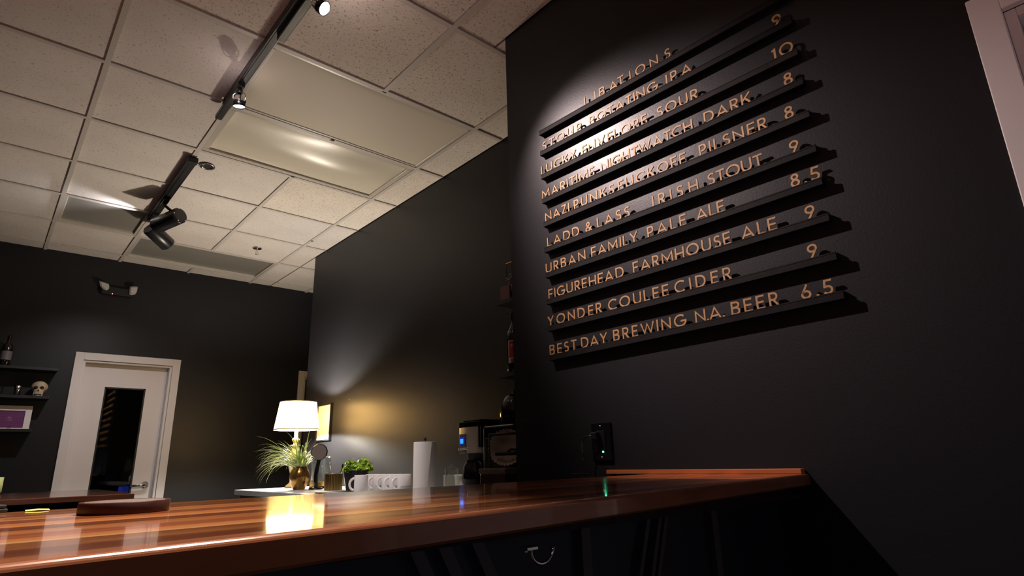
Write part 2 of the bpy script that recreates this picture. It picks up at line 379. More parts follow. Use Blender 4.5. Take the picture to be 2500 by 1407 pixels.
hd = MB().lathe([(0.030, 0), (0.031, .004), (0.027, .012), (0.012, .016), (0.011, .05)], (hx, ya, hz), 24, rot_to((0, -1, 0)))
hd.tube([(hx, ya - .045, hz), (hx - .02, ya - .056, hz), (hx - .06, ya - .058, hz - .002), (hx - .115, ya - .052, hz - .006)], [.013, .015, .013, .010], 12)
hd.build('door_handle', M['chrome'], door1)
def casing(n, x0, x1, top, cw, y=YB, right=True):
    t = MB()
    t.box(x0 - cw, x0, y - .018, y, 0, top + cw); t.box(x0, x1, y - .018, y, top, top + cw)
    if right: t.box(x1, x1 + cw, y - .018, y, 0, top + cw)
    # jamb lining and stop
    t.box(x0, x0 + .02, y, y + .12, 0, top); t.box(x0 + .02, x1 - .02, y, y + .12, top - .018, top); t.box(x1 - .02, x1, y, y + .12, 0, top)
    return struct(t.build('trim_%d' % n, M['white'], bevel=0.002))
casing(1, dx0, dx1, dt, 0.063)
casing(3, D3[0], D3[1], D3[2], 0.063)
struct(box(D3[0] + .02, D3[1] - .02, YB + .07, YB + .11, .005, D3[2] - .018).build('door_3', mat('brown_door', (0.035, 0.018, 0.012), rough=.5)))
# dim store room behind the glass of door 1
br = MB(); br.box(-.2, 2.2, 2.3, 2.4, 0, 3); br.box(-.3, -.2, .33, 2.4, 0, 3); br.box(2.1, 2.2, .33, 2.3, 0, 3); br.box(-.2, 2.1, .33, 2.3, 2.9, 3)
struct(br.build('wall_storeroom', M['wall']))
cb = thing('storage_cabinet', 'dark cabinet seen dimly behind the door glass', 'cabinet', (1.25, 1.95, 0))
box(-.55, .55, -.25, .25, 0, .86).build('body', M['cab'], cb); box(-.57, .57, -.27, .27, .86, .885).build('top', M['black'], cb)
for k, (bx, r_) in enumerate(((1.150, .020), (1.200, .028), (1.262, .026))):
    ms = mat('blue_glow', (0.01, 0.01, 0.2), emit=((0.05, 0.06, 0.65), (0.02, 0.05, 0.42), (0.05, 0.02, 0.30))[k], estr=.22)
    b_ = MB().lathe([(r_, 0), (r_, .055), (r_ * .8, .066)], n=20).build('glowing_jar', ms, loc=(bx, 1.80, .8855))
    tag(b_, ('faint blue glowing jar behind the door glass, leftmost of three', 'broad blue glowing jar behind the door glass, middle of three', 'narrow violet-blue glowing jar behind the door glass, nearest the door handle')[k], 'jar', 'blue glowing jars behind the door glass')
# door 2 on the right wall
t = MB(); cy0 = D2[1]; cw = .055
t.box(1.408, 1.426, cy0, cy0 + cw, 0, D2[2] + cw); t.box(1.408, 1.426, D2[0], cy0, D2[2], D2[2] + cw); t.box(1.408, 1.426, D2[0] - cw, D2[0], 0, D2[2] + cw)
t.box(1.426, 1.60, cy0 - .02, cy0, 0, D2[2]); t.box(1.426, 1.60, D2[0], D2[0] + .02, 0, D2[2]); t.box(1.426, 1.60, D2[0] + .02, cy0 - .02, D2[2] - .02, D2[2])
struct(t.build('trim_2', M['white'], bevel=.002))
door2 = struct(box(1.50, 1.54, D2[0] + .022, cy0 - .022, .005, D2[2] - .022).build('door_2', M['white']))
box(1.455, 1.50, -6.60, -6.062, 1.945, 1.995).build('door_closer', M['blacksatin'], door2, bevel=.003)
MB().tube([(1.462, -6.10, 2.0), (1.445, -6.35, 2.004)], .007, 8).build('closer_arm', M['steel'], door2)
struct(box(1.418, 1.4259, -5.958, -5.46, 0, .09).build('baseboard_right', M['black']))

# ------------------------------------------------------------------ track lights
def track(label, y0, y1, x=0.600, w_=.019):
    t = thing('light_track', label, 'track', (x, (y0 + y1) / 2, H - .004), 0)
    L = (y1 - y0) / 2
    MB().box(-w_, w_, -L, L, -.034, 0).build('rail', M['blacksatin'], t, bevel=.003)
    MB().box(-w_ * .45, w_ * .45, -L + .03, L - .03, -.0365, -.0335).build('slot', M['black'], t)
    MB().box(-w_ - .003, w_ + .003, L - .03, L + .006, -.038, 0).build('end_cap', M['black'], t, bevel=.003)
    MB().box(-w_ - .003, w_ + .003, -L - .006, -L + .03, -.038, 0).build('end_cap', M['black'], t, bevel=.003)
    return t
track('long black light track above the bar carrying the small spotlights', -7.6, -3.09, x=.592)
track('short black light track with two large cylinder spotlights near the back wall', -2.33, -1.16, x=.616, w_=.026)
def small_head(loc, aim, label, power=30):
    x, y = loc
    t = thing('spotlight', label, 'spotlight', (x, y, H - .04), 0, 'small spotlights on the long track')
    MB().box(-.017, .017, -.02, .36, -.026, 0).build('adapter', M['blacksatin'], t, bevel=.003)
    d = (Vector(aim) - Vector((x, y, H - .12))).normalized()
    MB().tube([(0, 0, -.02), (0, 0, -.055)], .009, 12).lathe([(.010, 0), (.016, .005), (.016, .015), (.010, .02)], (0, 0, -.055), 16).build('stem', M['blacksatin'], t)
    mt = rot_to(d)
    yk = MB(); yk.tube([mt @ Vector(p) + Vector((0, 0, -.062)) for p in ((-.031, 0, .045), (-.031, 0, .0), (-.015, 0, -.012), (.015, 0, -.012), (.031, 0, 0), (.031, 0, .045))], .0032, 8)
    yk.build('yoke', M['chrome'], t)
    c = Vector((0, 0, -.062))
    MB().lathe([(.012, .0), (.02, .012), (.027, .034), (.0285, .036)], c, 28, mt).build('reflector', M['chrome'], t)
    MB().lathe([(.0285, .036), (.0295, .04), (.0295, .062), (.0275, .064), (.0265, .06)], c, 28, mt, capb=False, capt=False).build('collar', M['blackgloss'], t)
    MB().lathe([(.0262, .059), (.015, .063), (.0005, .064)], c, 28, mt, capb=False).build('lens', M['led_white'], t, label='glowing white lens')
    return t
small_head((0.585, -3.335), (0.80, -3.10, 1.0), 'small black and chrome spotlight with glowing lens at the end of the long track')
small_head((0.611, -4.155), tuple(MENU_AIM), 'small spotlight at the top edge of the photo aimed at the lettered wall')
def big_head(p0, p1, hang, label, lens_on_end=True):
    p0, p1 = Vector(p0), Vector(p1); hang = Vector(hang)
    t = thing('spotlight', label, 'spotlight', tuple(hang), 0, 'large cylinder spotlights on the short track')
    a = p0 - hang; d = (p1 - p0); L = d.length; mt = rot_to(d); R_ = .057
    MB().lathe([(R_ - .010, 0), (R_ - .003, .002), (R_, .010), (R_, L - .004), (R_ - .004, L), (R_ - .006, L - .012), (.03, L - .035), (.0, L - .035)], a, 40, mt, capb=True).build('housing', M['blacksatin'], t)
    MB().lathe([(.045, -.0012), (.030, -.003), (.0, -.003)], a, 32, mt, capb=False).build('end_disc', M['batten'], t)
    for k in range(5):
        an = 2 * PI * k / 5
        MB().lathe([(.004, -.005), (.004, -.001)], a + mt @ Vector((.048 * math.cos(an), .048 * math.sin(an), 0)), 8, mt).build('screw', M['chrome'], t)
    mid = a + d * .35 + Vector((0, 0, R_ * .9))
    MB().tube([(0, 0, 0), (0, 0, -.03), mid], .010, 10).lathe([(.016, 0), (.016, .02)], mid - Vector((0, 0, .012)), 14).build('bracket', M['blacksatin'], t)
    MB().box(-.018, .018, -.07, .07, -.02, 0).build('adapter', M['blacksatin'], t, bevel=.003)
    return t
big_head((0.706, -1.692, 2.833), (0.610, -1.472, 2.804), (0.616, -1.60, H - .038), 'large black cylinder spotlight with its screwed back disc facing right, nearer of the two')
big_head((0.606, -1.205, 2.872), (0.760, -1.115, 2.795), (0.616, -1.27, H - .038), 'large black cylinder spotlight tilted down behind the nearer one')

# ceiling odds and ends
t = thing('eyeball_fitting', 'round chrome-rimmed black hole in the ceiling beside the short track', 'ceiling fitting', (0.716, -2.247, H + .003))
MB().lathe([(.030, 0), (.046, -.001), (.048, -.004), (.044, -.007), (.031, -.006), (.030, 0)], n=32, capb=False, capt=False).build('rim', M['chrome'], t)
MB().lathe([(.0, -.0015), (.031, -.0015)], n=32, capb=False, capt=False).build('recess', M['black'], t)
t = thing('sprinkler', 'chrome fire sprinkler hanging from the ceiling near the back wall', 'sprinkler', (1.488, -0.904, H + .003))
MB().lathe([(.0, 0), (.036, -.001), (.040, -.003), (.034, -.008), (.012, -.011), (.0, -.011)], n=28, capb=False, capt=False).build('escutcheon', M['chrome'], t)
MB().tube([(0, 0, -.008), (0, 0, -.03)], .006, 10).tube([(-.008, 0, -.03), (-.011, 0, -.04), (0, 0, -.055)], .002, 6).tube([(.008, 0, -.03), (.011, 0, -.04), (0, 0, -.055)], .002, 6).build('stem', M['steel'], t)
MB().lathe([(.0, -.055), (.015, -.056), (.015, -.058), (.0, -.059)], n=20, capb=False, capt=False).build('deflector', M['steel'], t)
st = MB().lathe([(.0, -.0006), (.012, -.0010), (.012, 0)], (0, 0, 0), 12, capb=False).build('ceiling_clip', mat('clip_brown', (.10, .06, .02), rough=.4), loc=(1.789, -1.379, H - .003))
tag(st, 'tiny brown clip on the ceiling grid near the wall corner', 'clip')

# ------------------------------------------------------------------ emergency light on back wall
t = thing('emergency_light', 'black twin-head emergency light high on the back wall with red indicator', 'emergency light', (0.625, YB, 2.70))
MB().box(-.118, .125, -.045, 0, -.046, .030).build('housing', M['blacksatin'], t, bevel=.012, seg=3)
pl = mat('pearl_lens', (.42, .40, .40), rough=.2, bump=(90, .9, .004))
def lamp_face(pts, depth, out):     # head with a faceted lens, outline in the wall plane, leaning out of the wall
    mb = MB(); n = len(pts); cx_ = sum(p[0] for p in pts) / n; cz_ = sum(p[1] for p in pts) / n
    vs = [Vector((cx_ + (p[0] - cx_) * .75, -.01, cz_ + (p[1] - cz_) * .75)) for p in pts] + [Vector((p[0], depth + out * (p[1] - cz_), p[1])) for p in pts]
    mb._add(vs, [tuple(range(n))] + [(i, (i + 1) % n, n + (i + 1) % n, n + i) for i in range(n)] + [tuple(range(n, 2 * n))])
    h = mb.build('lamp_head', M['blacksatin'], t, bevel=.003)
    l = MB(); vs = [Vector((cx_ + (p[0] - cx_) * .88, depth - .001 + out * (p[1] - cz_) * .88, cz_ + (p[1] - cz_) * .88)) for p in pts] + [Vector((cx_ + (p[0] - cx_) * .6, depth - .012 + out * (p[1] - cz_) * .6, cz_ + (p[1] - cz_) * .6)) for p in pts]
    l._add(vs, [(i, (i + 1) % n, n + (i + 1) % n, n + i) for i in range(n)] + [tuple(range(n, 2 * n))]); l.build('lens', pl, h)
lamp_face([(-.150, .060), (-.110, .056), (-.068, .046), (-.056, .020), (-.058, -.004), (-.075, -.020), (-.104, -.012), (-.135, .016)], -.060, -.35)
lamp_face([(.090, .048), (.115, .058), (.158, .062), (.160, .030), (.157, -.002), (.146, -.022), (.120, -.032), (.098, -.030), (.092, .0)], -.060, -.25)
MB().lathe([(.0035, 0), (.0035, .004), (.0, .005)], (-.028, -.045, -.038), 10, rot_to((0, -1, 0))).build('indicator', M['led_red'], t, label='red glowing indicator')

# ------------------------------------------------------------------ menu board: rails and letters
ZL = [2.402, 2.309, 2.206, 2.101, 2.002, 1.897, 1.7955, 1.692, 1.590, 1.482]
ZR = [2.378, 2.286, 2.184, 2.091, 1.991, 1.888, 1.7945, 1.695, 1.592, 1.493]
YL, YR = -4.591, -5.600
ordn = ['topmost', 'second', 'third', 'fourth', 'fifth', 'sixth', 'seventh', 'eighth', 'ninth', 'lowest']
rail0 = None
for k in range(10):
    L = Vector((1.4255, YL, ZL[k])); Rr = Vector((1.4255, YR, ZR[k])); ln = (Rr - L).length
    t = tag(MB().box(0, ln, -.0215, 0, -.021, -.0045).box(0, ln, -.0215, -.0175, -.0045, 0).box(0, ln, -.0110, 0, -.0045, 0).build('letter_rail', M['rail'], bevel=.0008, seg=1),
            '%s black wooden ledge rail of the letter board on the dark wall' % ordn[k], 'ledge rail', 'letter board rails')
    ex = (Rr - L).normalized(); ez = Vector((0, 0, 1)); ez = (ez - ex * ez.dot(ex)).normalized(); ey = ez.cross(ex)
    mm = Matrix.Identity(4)
    for i in range(3): mm[i][0] = ex[i]; mm[i][1] = ey[i]; mm[i][2] = ez[i]
    mm.translation = L; t.matrix_world = mm
TH = 0.14; h_ = TH / 2
def arc(cx, cy, rx, ry, a0, a1, n=14):
    return [(cx + rx * math.cos(math.radians(a0 + (a1 - a0) * i / n)), cy + ry * math.sin(math.radians(a0 + (a1 - a0) * i / n))) for i in range(n + 1)]
GL = {}
def G(c, w_, *strokes):
    k = 1.0 if c in 'I.1' else (1.10 if c == 'W' else 1.2)
    GL[c] = (w_ * k, [[(p[0] * k, p[1]) for p in s] for s in strokes])
T1 = 1 - h_
G('A', .86, [(h_ * .9, 0), (.43, .93), (.86 - h_ * .9, 0)], [(.2, .28), (.66, .28)])
G('B', .60, [(h_, h_), (h_, T1), (.30, T1)] + arc(.30, .745, .21, T1 - .745, 90, -90, 8)[1:] + [(h_, .53)], [(h_, .53), (.32, .53)] + arc(.32, .30, .205, .23, 90, -90, 8)[1:] + [(h_, h_), (h_, .2)])
G('C', .82, arc(.49, .5, .415, .425, 48, 312, 20))
G('D', .76, [(h_, h_), (h_, T1), (.30, T1)] + arc(.30, .5, .385, .425, 90, -90, 12)[1:] + [(h_, h_), (h_, .2)])
G('E', .52, [(.52, T1), (h_, T1), (h_, h_), (.52, h_)], [(h_, .51), (.48, .51)])
G('F', .50, [(.50, T1), (h_, T1), (h_, 0)], [(h_, .49), (.46, .49)])
G('G', .90, arc(.49, .5, .415, .425, 48, 345, 22) + [(.895, .46), (.52, .46)])
G('H', .72, [(h_, 0), (h_, 1)], [(.72 - h_, 0), (.72 - h_, 1)], [(h_, .5), (.72 - h_, .5)])
G('I', .15, [(h_, 0), (h_, 1)])
G('K', .66, [(h_, 0), (h_, 1)], [(.60, .97), (.12, .42)], [(.27, .56), (.62, .03)])
G('L', .48, [(h_, 1), (h_, h_), (.48, h_)])
G('M', .92, [(h_, 0), (h_ + .02, .92), (.46, .30), (.90 - h_, .92), (.92 - h_, 0)])
G('N', .76, [(h_, 0), (h_, .90), (.76 - h_, .10), (.76 - h_, 1)])
G('O', .96, arc(.48, .5, .405, .425, 0, 360, 28))
G('P', .56, [(h_, 0), (h_, T1), (.28, T1)] + arc(.28, .685, .205, T1 - .685, 90, -90, 9)[1:] + [(h_, .445)])
G('R', .60, [(h_, 0), (h_, T1), (.28, T1)] + arc(.28, .70, .205, T1 - .70, 90, -90, 9)[1:] + [(h_, .475)], [(.26, .47), (.53, .02)])
G('S', .52, arc(.27, .725, .185, .20, 35, 180, 9) + arc(.27, .73, .185, .22, 180, 262, 4)[1:] + arc(.255, .29, .185, .22, 82, -10, 6) + arc(.255, .275, .185, .20, -10, -150, 9)[1:])
G('T', .58, [(0, T1), (.58, T1)], [(.29, 0), (.29, T1)])
G('U', .70, [(h_, 1), (h_, .36)] + arc(.35, .355, .275, .28, 180, 360, 14)[1:] + [(.70 - h_, 1)])
G('V', .82, [(.06, 1), (.41, .07), (.76, 1)])
G('W', 1.22, [(.06, 1), (.34, .08), (.61, .92), (.88, .08), (1.16, 1)])
G('Y', .72, [(.06, 1), (.36, .46), (.66, 1)], [(.36, 0), (.36, .48)])
G('Z', .60, [(.04, T1), (.50, T1), (.09, h_), (.58, h_)])
G('&', .70, [(.68, .02), (.20, .62)] + arc(.31, .77, .135, .155, 210, -40, 12) + [(.16, .40)] + arc(.27, .26, .19, .185, 140, 320, 10) + [(.62, .46)])
G('1', .32, [(.02, .80), (.20, .93), (.235, 0)], [(.235, 0), (.235, .96)])
G('0', .86, arc(.43, .5, .355, .425, 0, 360, 26))
G('5', .54, [(.50, T1), (.15, T1), (.105, .53)] + arc(.25, .31, .215, .235, 115, -150, 16))
G('6', .60, [(.40, .97), (.125, .42)] + arc(.30, .30, .215, .225, 160, 520, 22))
G('8', .56, arc(.28, .745, .165, .18, 0, 360, 20), arc(.28, .295, .205, .22, 0, 360, 22))
G('9', .60, [(.20, .03), (.475, .58)] + arc(.30, .70, .215, .225, -20, 340, 22))
G('.', .17, [(.085, 0), (.085, .17)])
HL = 0.0385
def glyph_mesh(c, depth=.004):
    mb = MB(); w_, strokes = GL[c]
    for si, s in enumerate(strokes):
        pts = [Vector((p[0], p[1])) for p in s]
        q = [pts[0]]
        for p in pts[1:]:
            if (p - q[-1]).length > 1e-4: q.append(p)
        pts = q; n = len(pts); closed = (pts[0] - pts[-1]).length < 1e-3 and n > 8
        if closed: pts = pts[:-1]; n -= 1
        tw = h_ if c != '.' else .085
        L, R_ = [], []
        for i, p in enumerate(pts):
            a = pts[(i - 1) % n] if (closed or i > 0) else None; b = pts[(i + 1) % n] if (closed or i < n - 1) else None
            d1 = (p - a).normalized() if a is not None else None; d2 = (b - p).normalized() if b is not None else None
            if d1 is None: d1 = d2
            if d2 is None: d2 = d1
            n1 = Vector((-d1.y, d1.x)); n2 = Vector((-d2.y, d2.x)); mm_ = (n1 + n2)
            if mm_.length < .3: mm_ = n1
            mm_ = mm_.normalized(); k = tw / max(.42, mm_.dot(n1))
            L.append(p + mm_ * k); R_.append(p - mm_ * k)
        clampz = lambda v: min(1.0, max(0.0, v))
        e = .00012 * si   # keep crossing strokes from lying in one plane
        vs = []
        for i in range(n):
            for q_, x in ((L[i], -depth - e), (R_[i], -depth - e), (L[i], 0), (R_[i], 0)):
                vs.append(Vector((x, -q_.x * HL, clampz(q_.y) * HL)))
        fs = []
        for i in range(n if closed else n - 1):
            a, b = i * 4, ((i + 1) % n) * 4
            fs += [(a, a + 1, b + 1, b), (a + 2, b + 2, b + 3, a + 3), (a, b, b + 2, a + 2), (a + 1, a + 3, b + 3, b + 1)]
        if not closed:
            fs += [(0, 2, 3, 1), ((n - 1) * 4, (n - 1) * 4 + 1, (n - 1) * 4 + 3, (n - 1) * 4 + 2)]
        mb._add(vs, fs)
    return mb.mesh('menu_letter', M['letter'])
GM = {c: glyph_mesh(c) for c in GL}
ROWS = [[('L', 4.835, 4.853), ('I', 4.88, 4.892), ('B', 4.9, 4.941), ('A', 4.952, 4.992), ('T', 4.994, 5.022), ('I', 5.04, 5.056), ('O', 5.07, 5.115), ('N', 5.129, 5.171), ('S', 5.187, 5.222)], [('STOUP', 4.6, 4.811), ('ROTATING', 4.85, 5.152), ('IPA', 5.186, 5.283), ('9', 5.543, 5.573)], [('LUCKY', 4.587, 4.776), ('ENVELOPE', 4.805, 5.099), ('SOUR', 5.139, 5.293), ('10', 5.529, 5.589)], [('MARITIME', 4.588, 4.858), ('NIGHTWATCH', 4.889, 5.262), ('DARK', 5.301, 5.453), ('8', 5.545, 5.576)], [('NAZI', 4.599, 4.727), ('PUNKS', 4.75, 4.94), ('FUCK', 4.956, 5.109), ('OFF', 5.118, 5.224), ('PILSNER', 5.272, 5.487), ('8', 5.533, 5.563)], [('LADD', 4.604, 4.769), ('&', 4.795, 4.832), ('LASS', 4.853, 4.997), ('IRISH', 5.087, 5.255), ('STOUT', 5.288, 5.458), ('9', 5.532, 5.558)], [('URBAN', 4.589, 4.792), ('FAMILY', 4.817, 5.021), ('PALE', 5.057, 5.201), ('ALE', 5.235, 5.329), ('8.5', 5.52, 5.596)], [('FIGUREHEAD', 4.598, 4.952), ('FARMHOUSE', 4.989, 5.335), ('ALE', 5.366, 5.467), ('9', 5.541, 5.57)], [('YONDER', 4.587, 4.85), ('COULEE', 4.875, 5.114), ('CIDER', 5.135, 5.324), ('9', 5.529, 5.561)], [('BEST', 4.591, 4.725), ('DAY', 4.746, 4.863), ('BREWING', 4.888, 5.163), ('N.A.', 5.193, 5.287), ('BEER', 5.306, 5.443), ('6.5', 5.499, 5.578)]]

nth = ['first', 'second', 'third', 'fourth', 'fifth', 'sixth', 'seventh', 'eighth', 'ninth', 'tenth']
def put_letter(c, ypos, row, label, cat, group):
    o = bpy.data.objects.new('menu_letter' if cat == 'letter' else ('menu_numeral' if cat == 'numeral' else 'menu_period'), GM[c]); COL.objects.link(o)
    f = (-ypos - YL) / (YR - YL); z = ZL[row] + (ZR[row] - ZL[row]) * f
    o.location = (1.4138 + random.uniform(-.0008, .0005), -ypos, z - .0016)
    o.rotation_euler = (random.uniform(-.02, .02), 0, random.uniform(-.03, .03))
    tag(o, label, cat, group)
kind = {'.': 'period'}
for r, ws in enumerate(ROWS):
    if r == 0:
        for i, (c, a, b) in enumerate(ws):
            put_letter(c, (a + b) / 2 - GL[c][0] * HL / 2, 0, 'light brown letter %s, %s letter of the spaced heading on the topmost rail' % (c, nth[i]), 'letter', 'letters of the board heading')
        continue
    for wi, (wd, a, b) in enumerate(ws):
        price = wi == len(ws) - 1
        ww = [GL[c][0] * HL for c in wd]; gap = ((b - a) - sum(ww)) / max(1, len(wd) - 1)
        x = a
        if len(wd) == 1: x = (a + b) / 2 - ww[0] / 2
        for i, c in enumerate(wd):
            if price:
                cat = 'period' if c == '.' else 'numeral'
                lb = 'light brown %s in the price at the right end of the %s rail' % ('period' if c == '.' else 'numeral ' + c, ordn[r])
                if len(wd) > 1 and c != '.': lb = '%s numeral %s of the price on the %s rail of the letter board' % ('left' if i == 0 else 'last', c, ordn[r])
            elif c == '.':
                cat = 'period'; lb = 'light brown period after letter %s on the %s rail of the letter board' % (wd[i - 1], ordn[r])
            elif c == '&':
                cat = 'letter'; lb = 'light brown ampersand on the %s rail of the letter board' % ordn[r]
            else:
                cat = 'letter'; lb = 'light brown letter %s, %s character of the %s word on the %s rail' % (c, nth[i], nth[wi], ordn[r])
            put_letter(c, x, r, lb, cat, 'prices on the letter board' if price else 'letters on the board rails')
            x += ww[i] + gap

# ------------------------------------------------------------------ bar
BX0, BX1, BZ = -2.6, 1.4225, 1.070
def bar_y(t, x):      # t = 0 front line, 1 back line
    f = -5.628 + (x + .08) * .1227; k = -5.020 + (x + .08) * .023
    return f + (k - f) * t
bar = thing('bar_counter', 'long glossy reddish-brown wooden bar counter in the foreground', 'bar', (0, -5.3, 0))
bx, by = 0.0, -5.3
prof = [(.030, 0)] + [(.006 - .006 * math.sin(a), -.006 + .006 * math.cos(a)) for a in [i * PI / 2 / 6 for i in range(7)]] + [(0, -.024), (.003, -.027), (.030, -.027)]
eb = MB(); vs = []
for x in (BX0, BX1):
    for (a, z) in prof: vs.append(Vector((x, bar_y(0, x) + a - by, BZ + z)))
n = len(prof); fs = [(i, (i + 1) % n, n + (i + 1) % n, n + i) for i in range(n)] + [tuple(range(n))[::-1], tuple(range(n, 2 * n))]
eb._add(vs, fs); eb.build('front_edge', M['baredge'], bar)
def clip(poly, inside, cut):
    out = []
    for i, p in enumerate(poly):
        q = poly[(i + 1) % len(poly)]
        if inside(p): out.append(p)
        if inside(p) != inside(q): out.append(cut(p, q))
    return out
def fdist(p): return p[1] - (bar_y(0, p[0]) + .030)
def fcut(p, q):
    a, b = fdist(p), fdist(q); k = a / (a - b); return (p[0] + (q[0] - p[0]) * k, p[1] + (q[1] - p[1]) * k)
M['bar_light'] = wood('bar_wood_light', (0.50, 0.22, 0.075), (0.66, 0.33, 0.12), 'X', rough=0.16, coat=0.7)
M['bar_dark'] = wood('bar_wood_dark', (0.15, 0.036, 0.014), (0.28, 0.08, 0.028), 'X', rough=0.16, coat=0.7)
off = 0.0
plan = [(.040, 'bar'), (.052, 'bar'), (.034, 'bar_dark'), (.060, 'bar'), (.012, 'bar_light'), (.050, 'bar_dark'), (.055, 'bar'), (.045, 'bar_dark'), (.048, 'bar'), (.040, 'bar_dark'), (.026, 'bar'), (.015, 'bar_light'), (.050, 'bar'), (.045, 'bar_dark')] + [(.055, 'bar')] * 8
for k, (wd_, mn) in enumerate(plan):
    xm = (BX0 + 1.25 + (k * .57) % 1.1) if k % 2 else (BX0 + 2.05 + (k * .41) % 1.1)
    for x0, x1 in ((BX0, xm), (xm, BX1)):
        poly = [(x0, bar_y(1, x0) - off - wd_), (x1, bar_y(1, x1) - off - wd_), (x1, bar_y(1, x1) - off), (x0, bar_y(1, x0) - off)]
        poly = clip(poly, lambda p: fdist(p) > 0, fcut)
        if len(poly) < 3: continue
        cx_ = (x0 + x1) / 2; n = len(poly)
        vs = [Vector((p[0] - cx_, p[1] + 5.3, z)) for z in (BZ - .027, BZ) for p in poly]
        MB()._add(vs, [tuple(range(n))[::-1], tuple(range(n, 2 * n))] + [(i, (i + 1) % n, n + (i + 1) % n, n + i) for i in range(n)]).build('stave', M[mn], bar, loc=(cx_, 0, 0))
    off += wd_
e0, e1, BB = BX0, BX1, -5.02
# body of the bar below
box(e0, e1 - .01, -5.425 - by, BB + .02 - by - .04, BZ - .055, BZ - .0275).build('apron', M['darkwood'], bar)
box(e0, e1, -5.360 - by, BB - .04 - by, 0, BZ - .055).build('front_panel', M['navy'], bar)
def batten(x0, z0, x1, z1, w_=.022):
    a = Vector((x0, -5.3605, z0)); b = Vector((x1, -5.3605, z1)); d = (b - a).normalized(); s = Vector((d.z, 0, -d.x)) * w_ / 2
    mb = MB(); vs = [p + q + Vector((0, yy, 0)) for yy in (-.014, 0) for p, q in ((a, s), (a, -s), (b, -s), (b, s))]
    mb._add([v - Vector((bx, by, 0)) for v in vs], [(0, 1, 2, 3), (4, 7, 6, 5), (0, 4, 5, 1), (1, 5, 6, 2), (2, 6, 7, 3), (3, 7, 4, 0)])
    mb.build('batten', M['batten'], bar)
for xv in (0.690, 1.093): batten(xv, 1.014, xv, 0.02)
for xv in (0.385, 0.430, 0.487): batten(xv - .03, 1.012, xv + .36, .30, .018)
for xv in (0.868, 0.905, 0.925): batten(xv, 1.012, xv - .36, .12, .010)
batten(-0.3, 1.012, -.3, .02); batten(-.9, 1.012, -.9, .02)
# purse hook under the bar
t = thing('purse_hook', 'curved chrome purse hook under the bar edge', 'hook', (0.460, -5.50, 1.0145))
MB().box(-.026, -.006, -.007, .007, -.0045, 0).build('mounting_plate', M['chrome'], t, bevel=.001)
hk = [(-.012, 0, -.004)] + [(.006 + .019 * math.cos(a), 0, -.006 + .017 * math.sin(a) - .0) for a in [PI + i * (PI + .15) / 14 for i in range(15)]]
MB().tube(hk, [.0035] + [.0022] * 12 + [.003, .0035, .004], 10).build('hook', M['chrome'], t)
MB().lathe([(.003, 0), (.003, -.002), (0, -.003)], (-.022, 0, -.0045), 10).build('screw', M['steel'], t)
# wood strip against wall
tag(box(-.011, .011, -.304, .304, 0, .012).build('backsplash_strip', M['strip'], loc=(1.4135, -5.130, BZ), bevel=.001), 'thin reddish wood strip on the bar against the dark wall', 'wood strip')

# raised wooden ledge behind bar at left
t = thing('wooden_ledge', 'raised dark reddish wooden ledge top behind the bar at left', 'ledge', (-0.5, -4.70, 0))
MB().box(-1.6, .605, -.215, .175, 1.074, 1.083).build('top', M['slab'], t, bevel=.001)
MB().box(-1.6, .590, -.190, .165, 0, 1.074).build('base', M['cab'], t)
tag(MB().lathe([(.0, 0), (.0480, 0), (.0490, .001), (.0490, .0128), (.0480, .0138), (.044, .0132), (.0, .0132)], n=64, capb=False, capt=False).build('coaster', M['darkwood'], loc=(.048, -5.190, BZ), ),
    'round dark wooden coaster lying on the bar', 'coaster')
# cork inlay of the coaster
ck = bpy.data.objects['coaster']
MB().lathe([(.0, .0136), (.0425, .0136), (.0430, .0130)], n=48, capb=False, capt=False).build('cork_inlay', mat('worn_top', (.10, .065, .05), rough=.75, vary=(300, .5)), ck)
yn = MB().grid(8, 2, lambda u, v: Vector((u * .026, v * .012 - .006, .0006 + .0008 * math.sin(u * 3) ** 2 + .0012 * v))).build('paper_slip', mat('yellow_paper', (.75, .68, .12), rough=.6), loc=(-.040, -5.028, BZ))
tag(yn, 'small yellow paper slip lying at the back edge of the bar', 'paper')
t = thing('wallet', 'black flat folded wallet at the far left on the bar', 'wallet', (-.110, -5.010, BZ), .15)
MB().box(-.05, .05, -.018, .022, 0, .005).build('lower_flap', M['black'], t, bevel=.0015); MB().box(-.05, .048, -.018, .021, .0055, .010).build('upper_flap', M['black'], t, bevel=.0015)

# outlet
t = thing('wall_outlet', 'black wall outlet with a green light above the bar', 'outlet', (1.426, -4.799, 1.170))
MB().box(-.007, 0, -.041, .041, -.061, .061).build('plate', M['blackgloss'], t, bevel=.003, seg=3)
MB().box(-.0095, -.006, -.0175, .0175, -.034, .034).build('receptacle', M['blacksatin'], t, bevel=.001)
MB().lathe([(.0026, 0), (.0026, .001), (.0, .0014)], (-.007, 0, .049), 12, rot_to((-1, 0, 0))).build('screw', M['steel'], t)
MB().lathe([(.0026, 0), (.0026, .001), (.0, .0014)], (-.007, 0, -.049), 12, rot_to((-1, 0, 0))).build('screw', M['steel'], t)
MB().lathe([(.0028, 0), (.0024, .0015), (.0, .002)], (-.0093, -.008, -.032), 12, rot_to((-1, 0, 0))).build('indicator', M['led_green'], t, label='green glowing indicator')
t = thing('power_cord', 'thin black power cord plugged into the wall outlet, drooping to the bar', 'cord', (1.4165, -4.785, 1.188))
MB().box(-.020, 0, -.012, .012, -.012, .012).build('plug', M['blacksatin'], t, bevel=.003)
pts = [(-.018, .006, 0), (-.022, .020, 0), (-.024, .034, -.004), (-.024, .043, -.020), (-.023, .047, -.045), (-.022, .045, -.065), (-.020, .038, -.088), (-.018, .028, -.106), (-.018, .022, -.1155), (-.020, .03, -.1165), (-.02, .1, -.1165)]
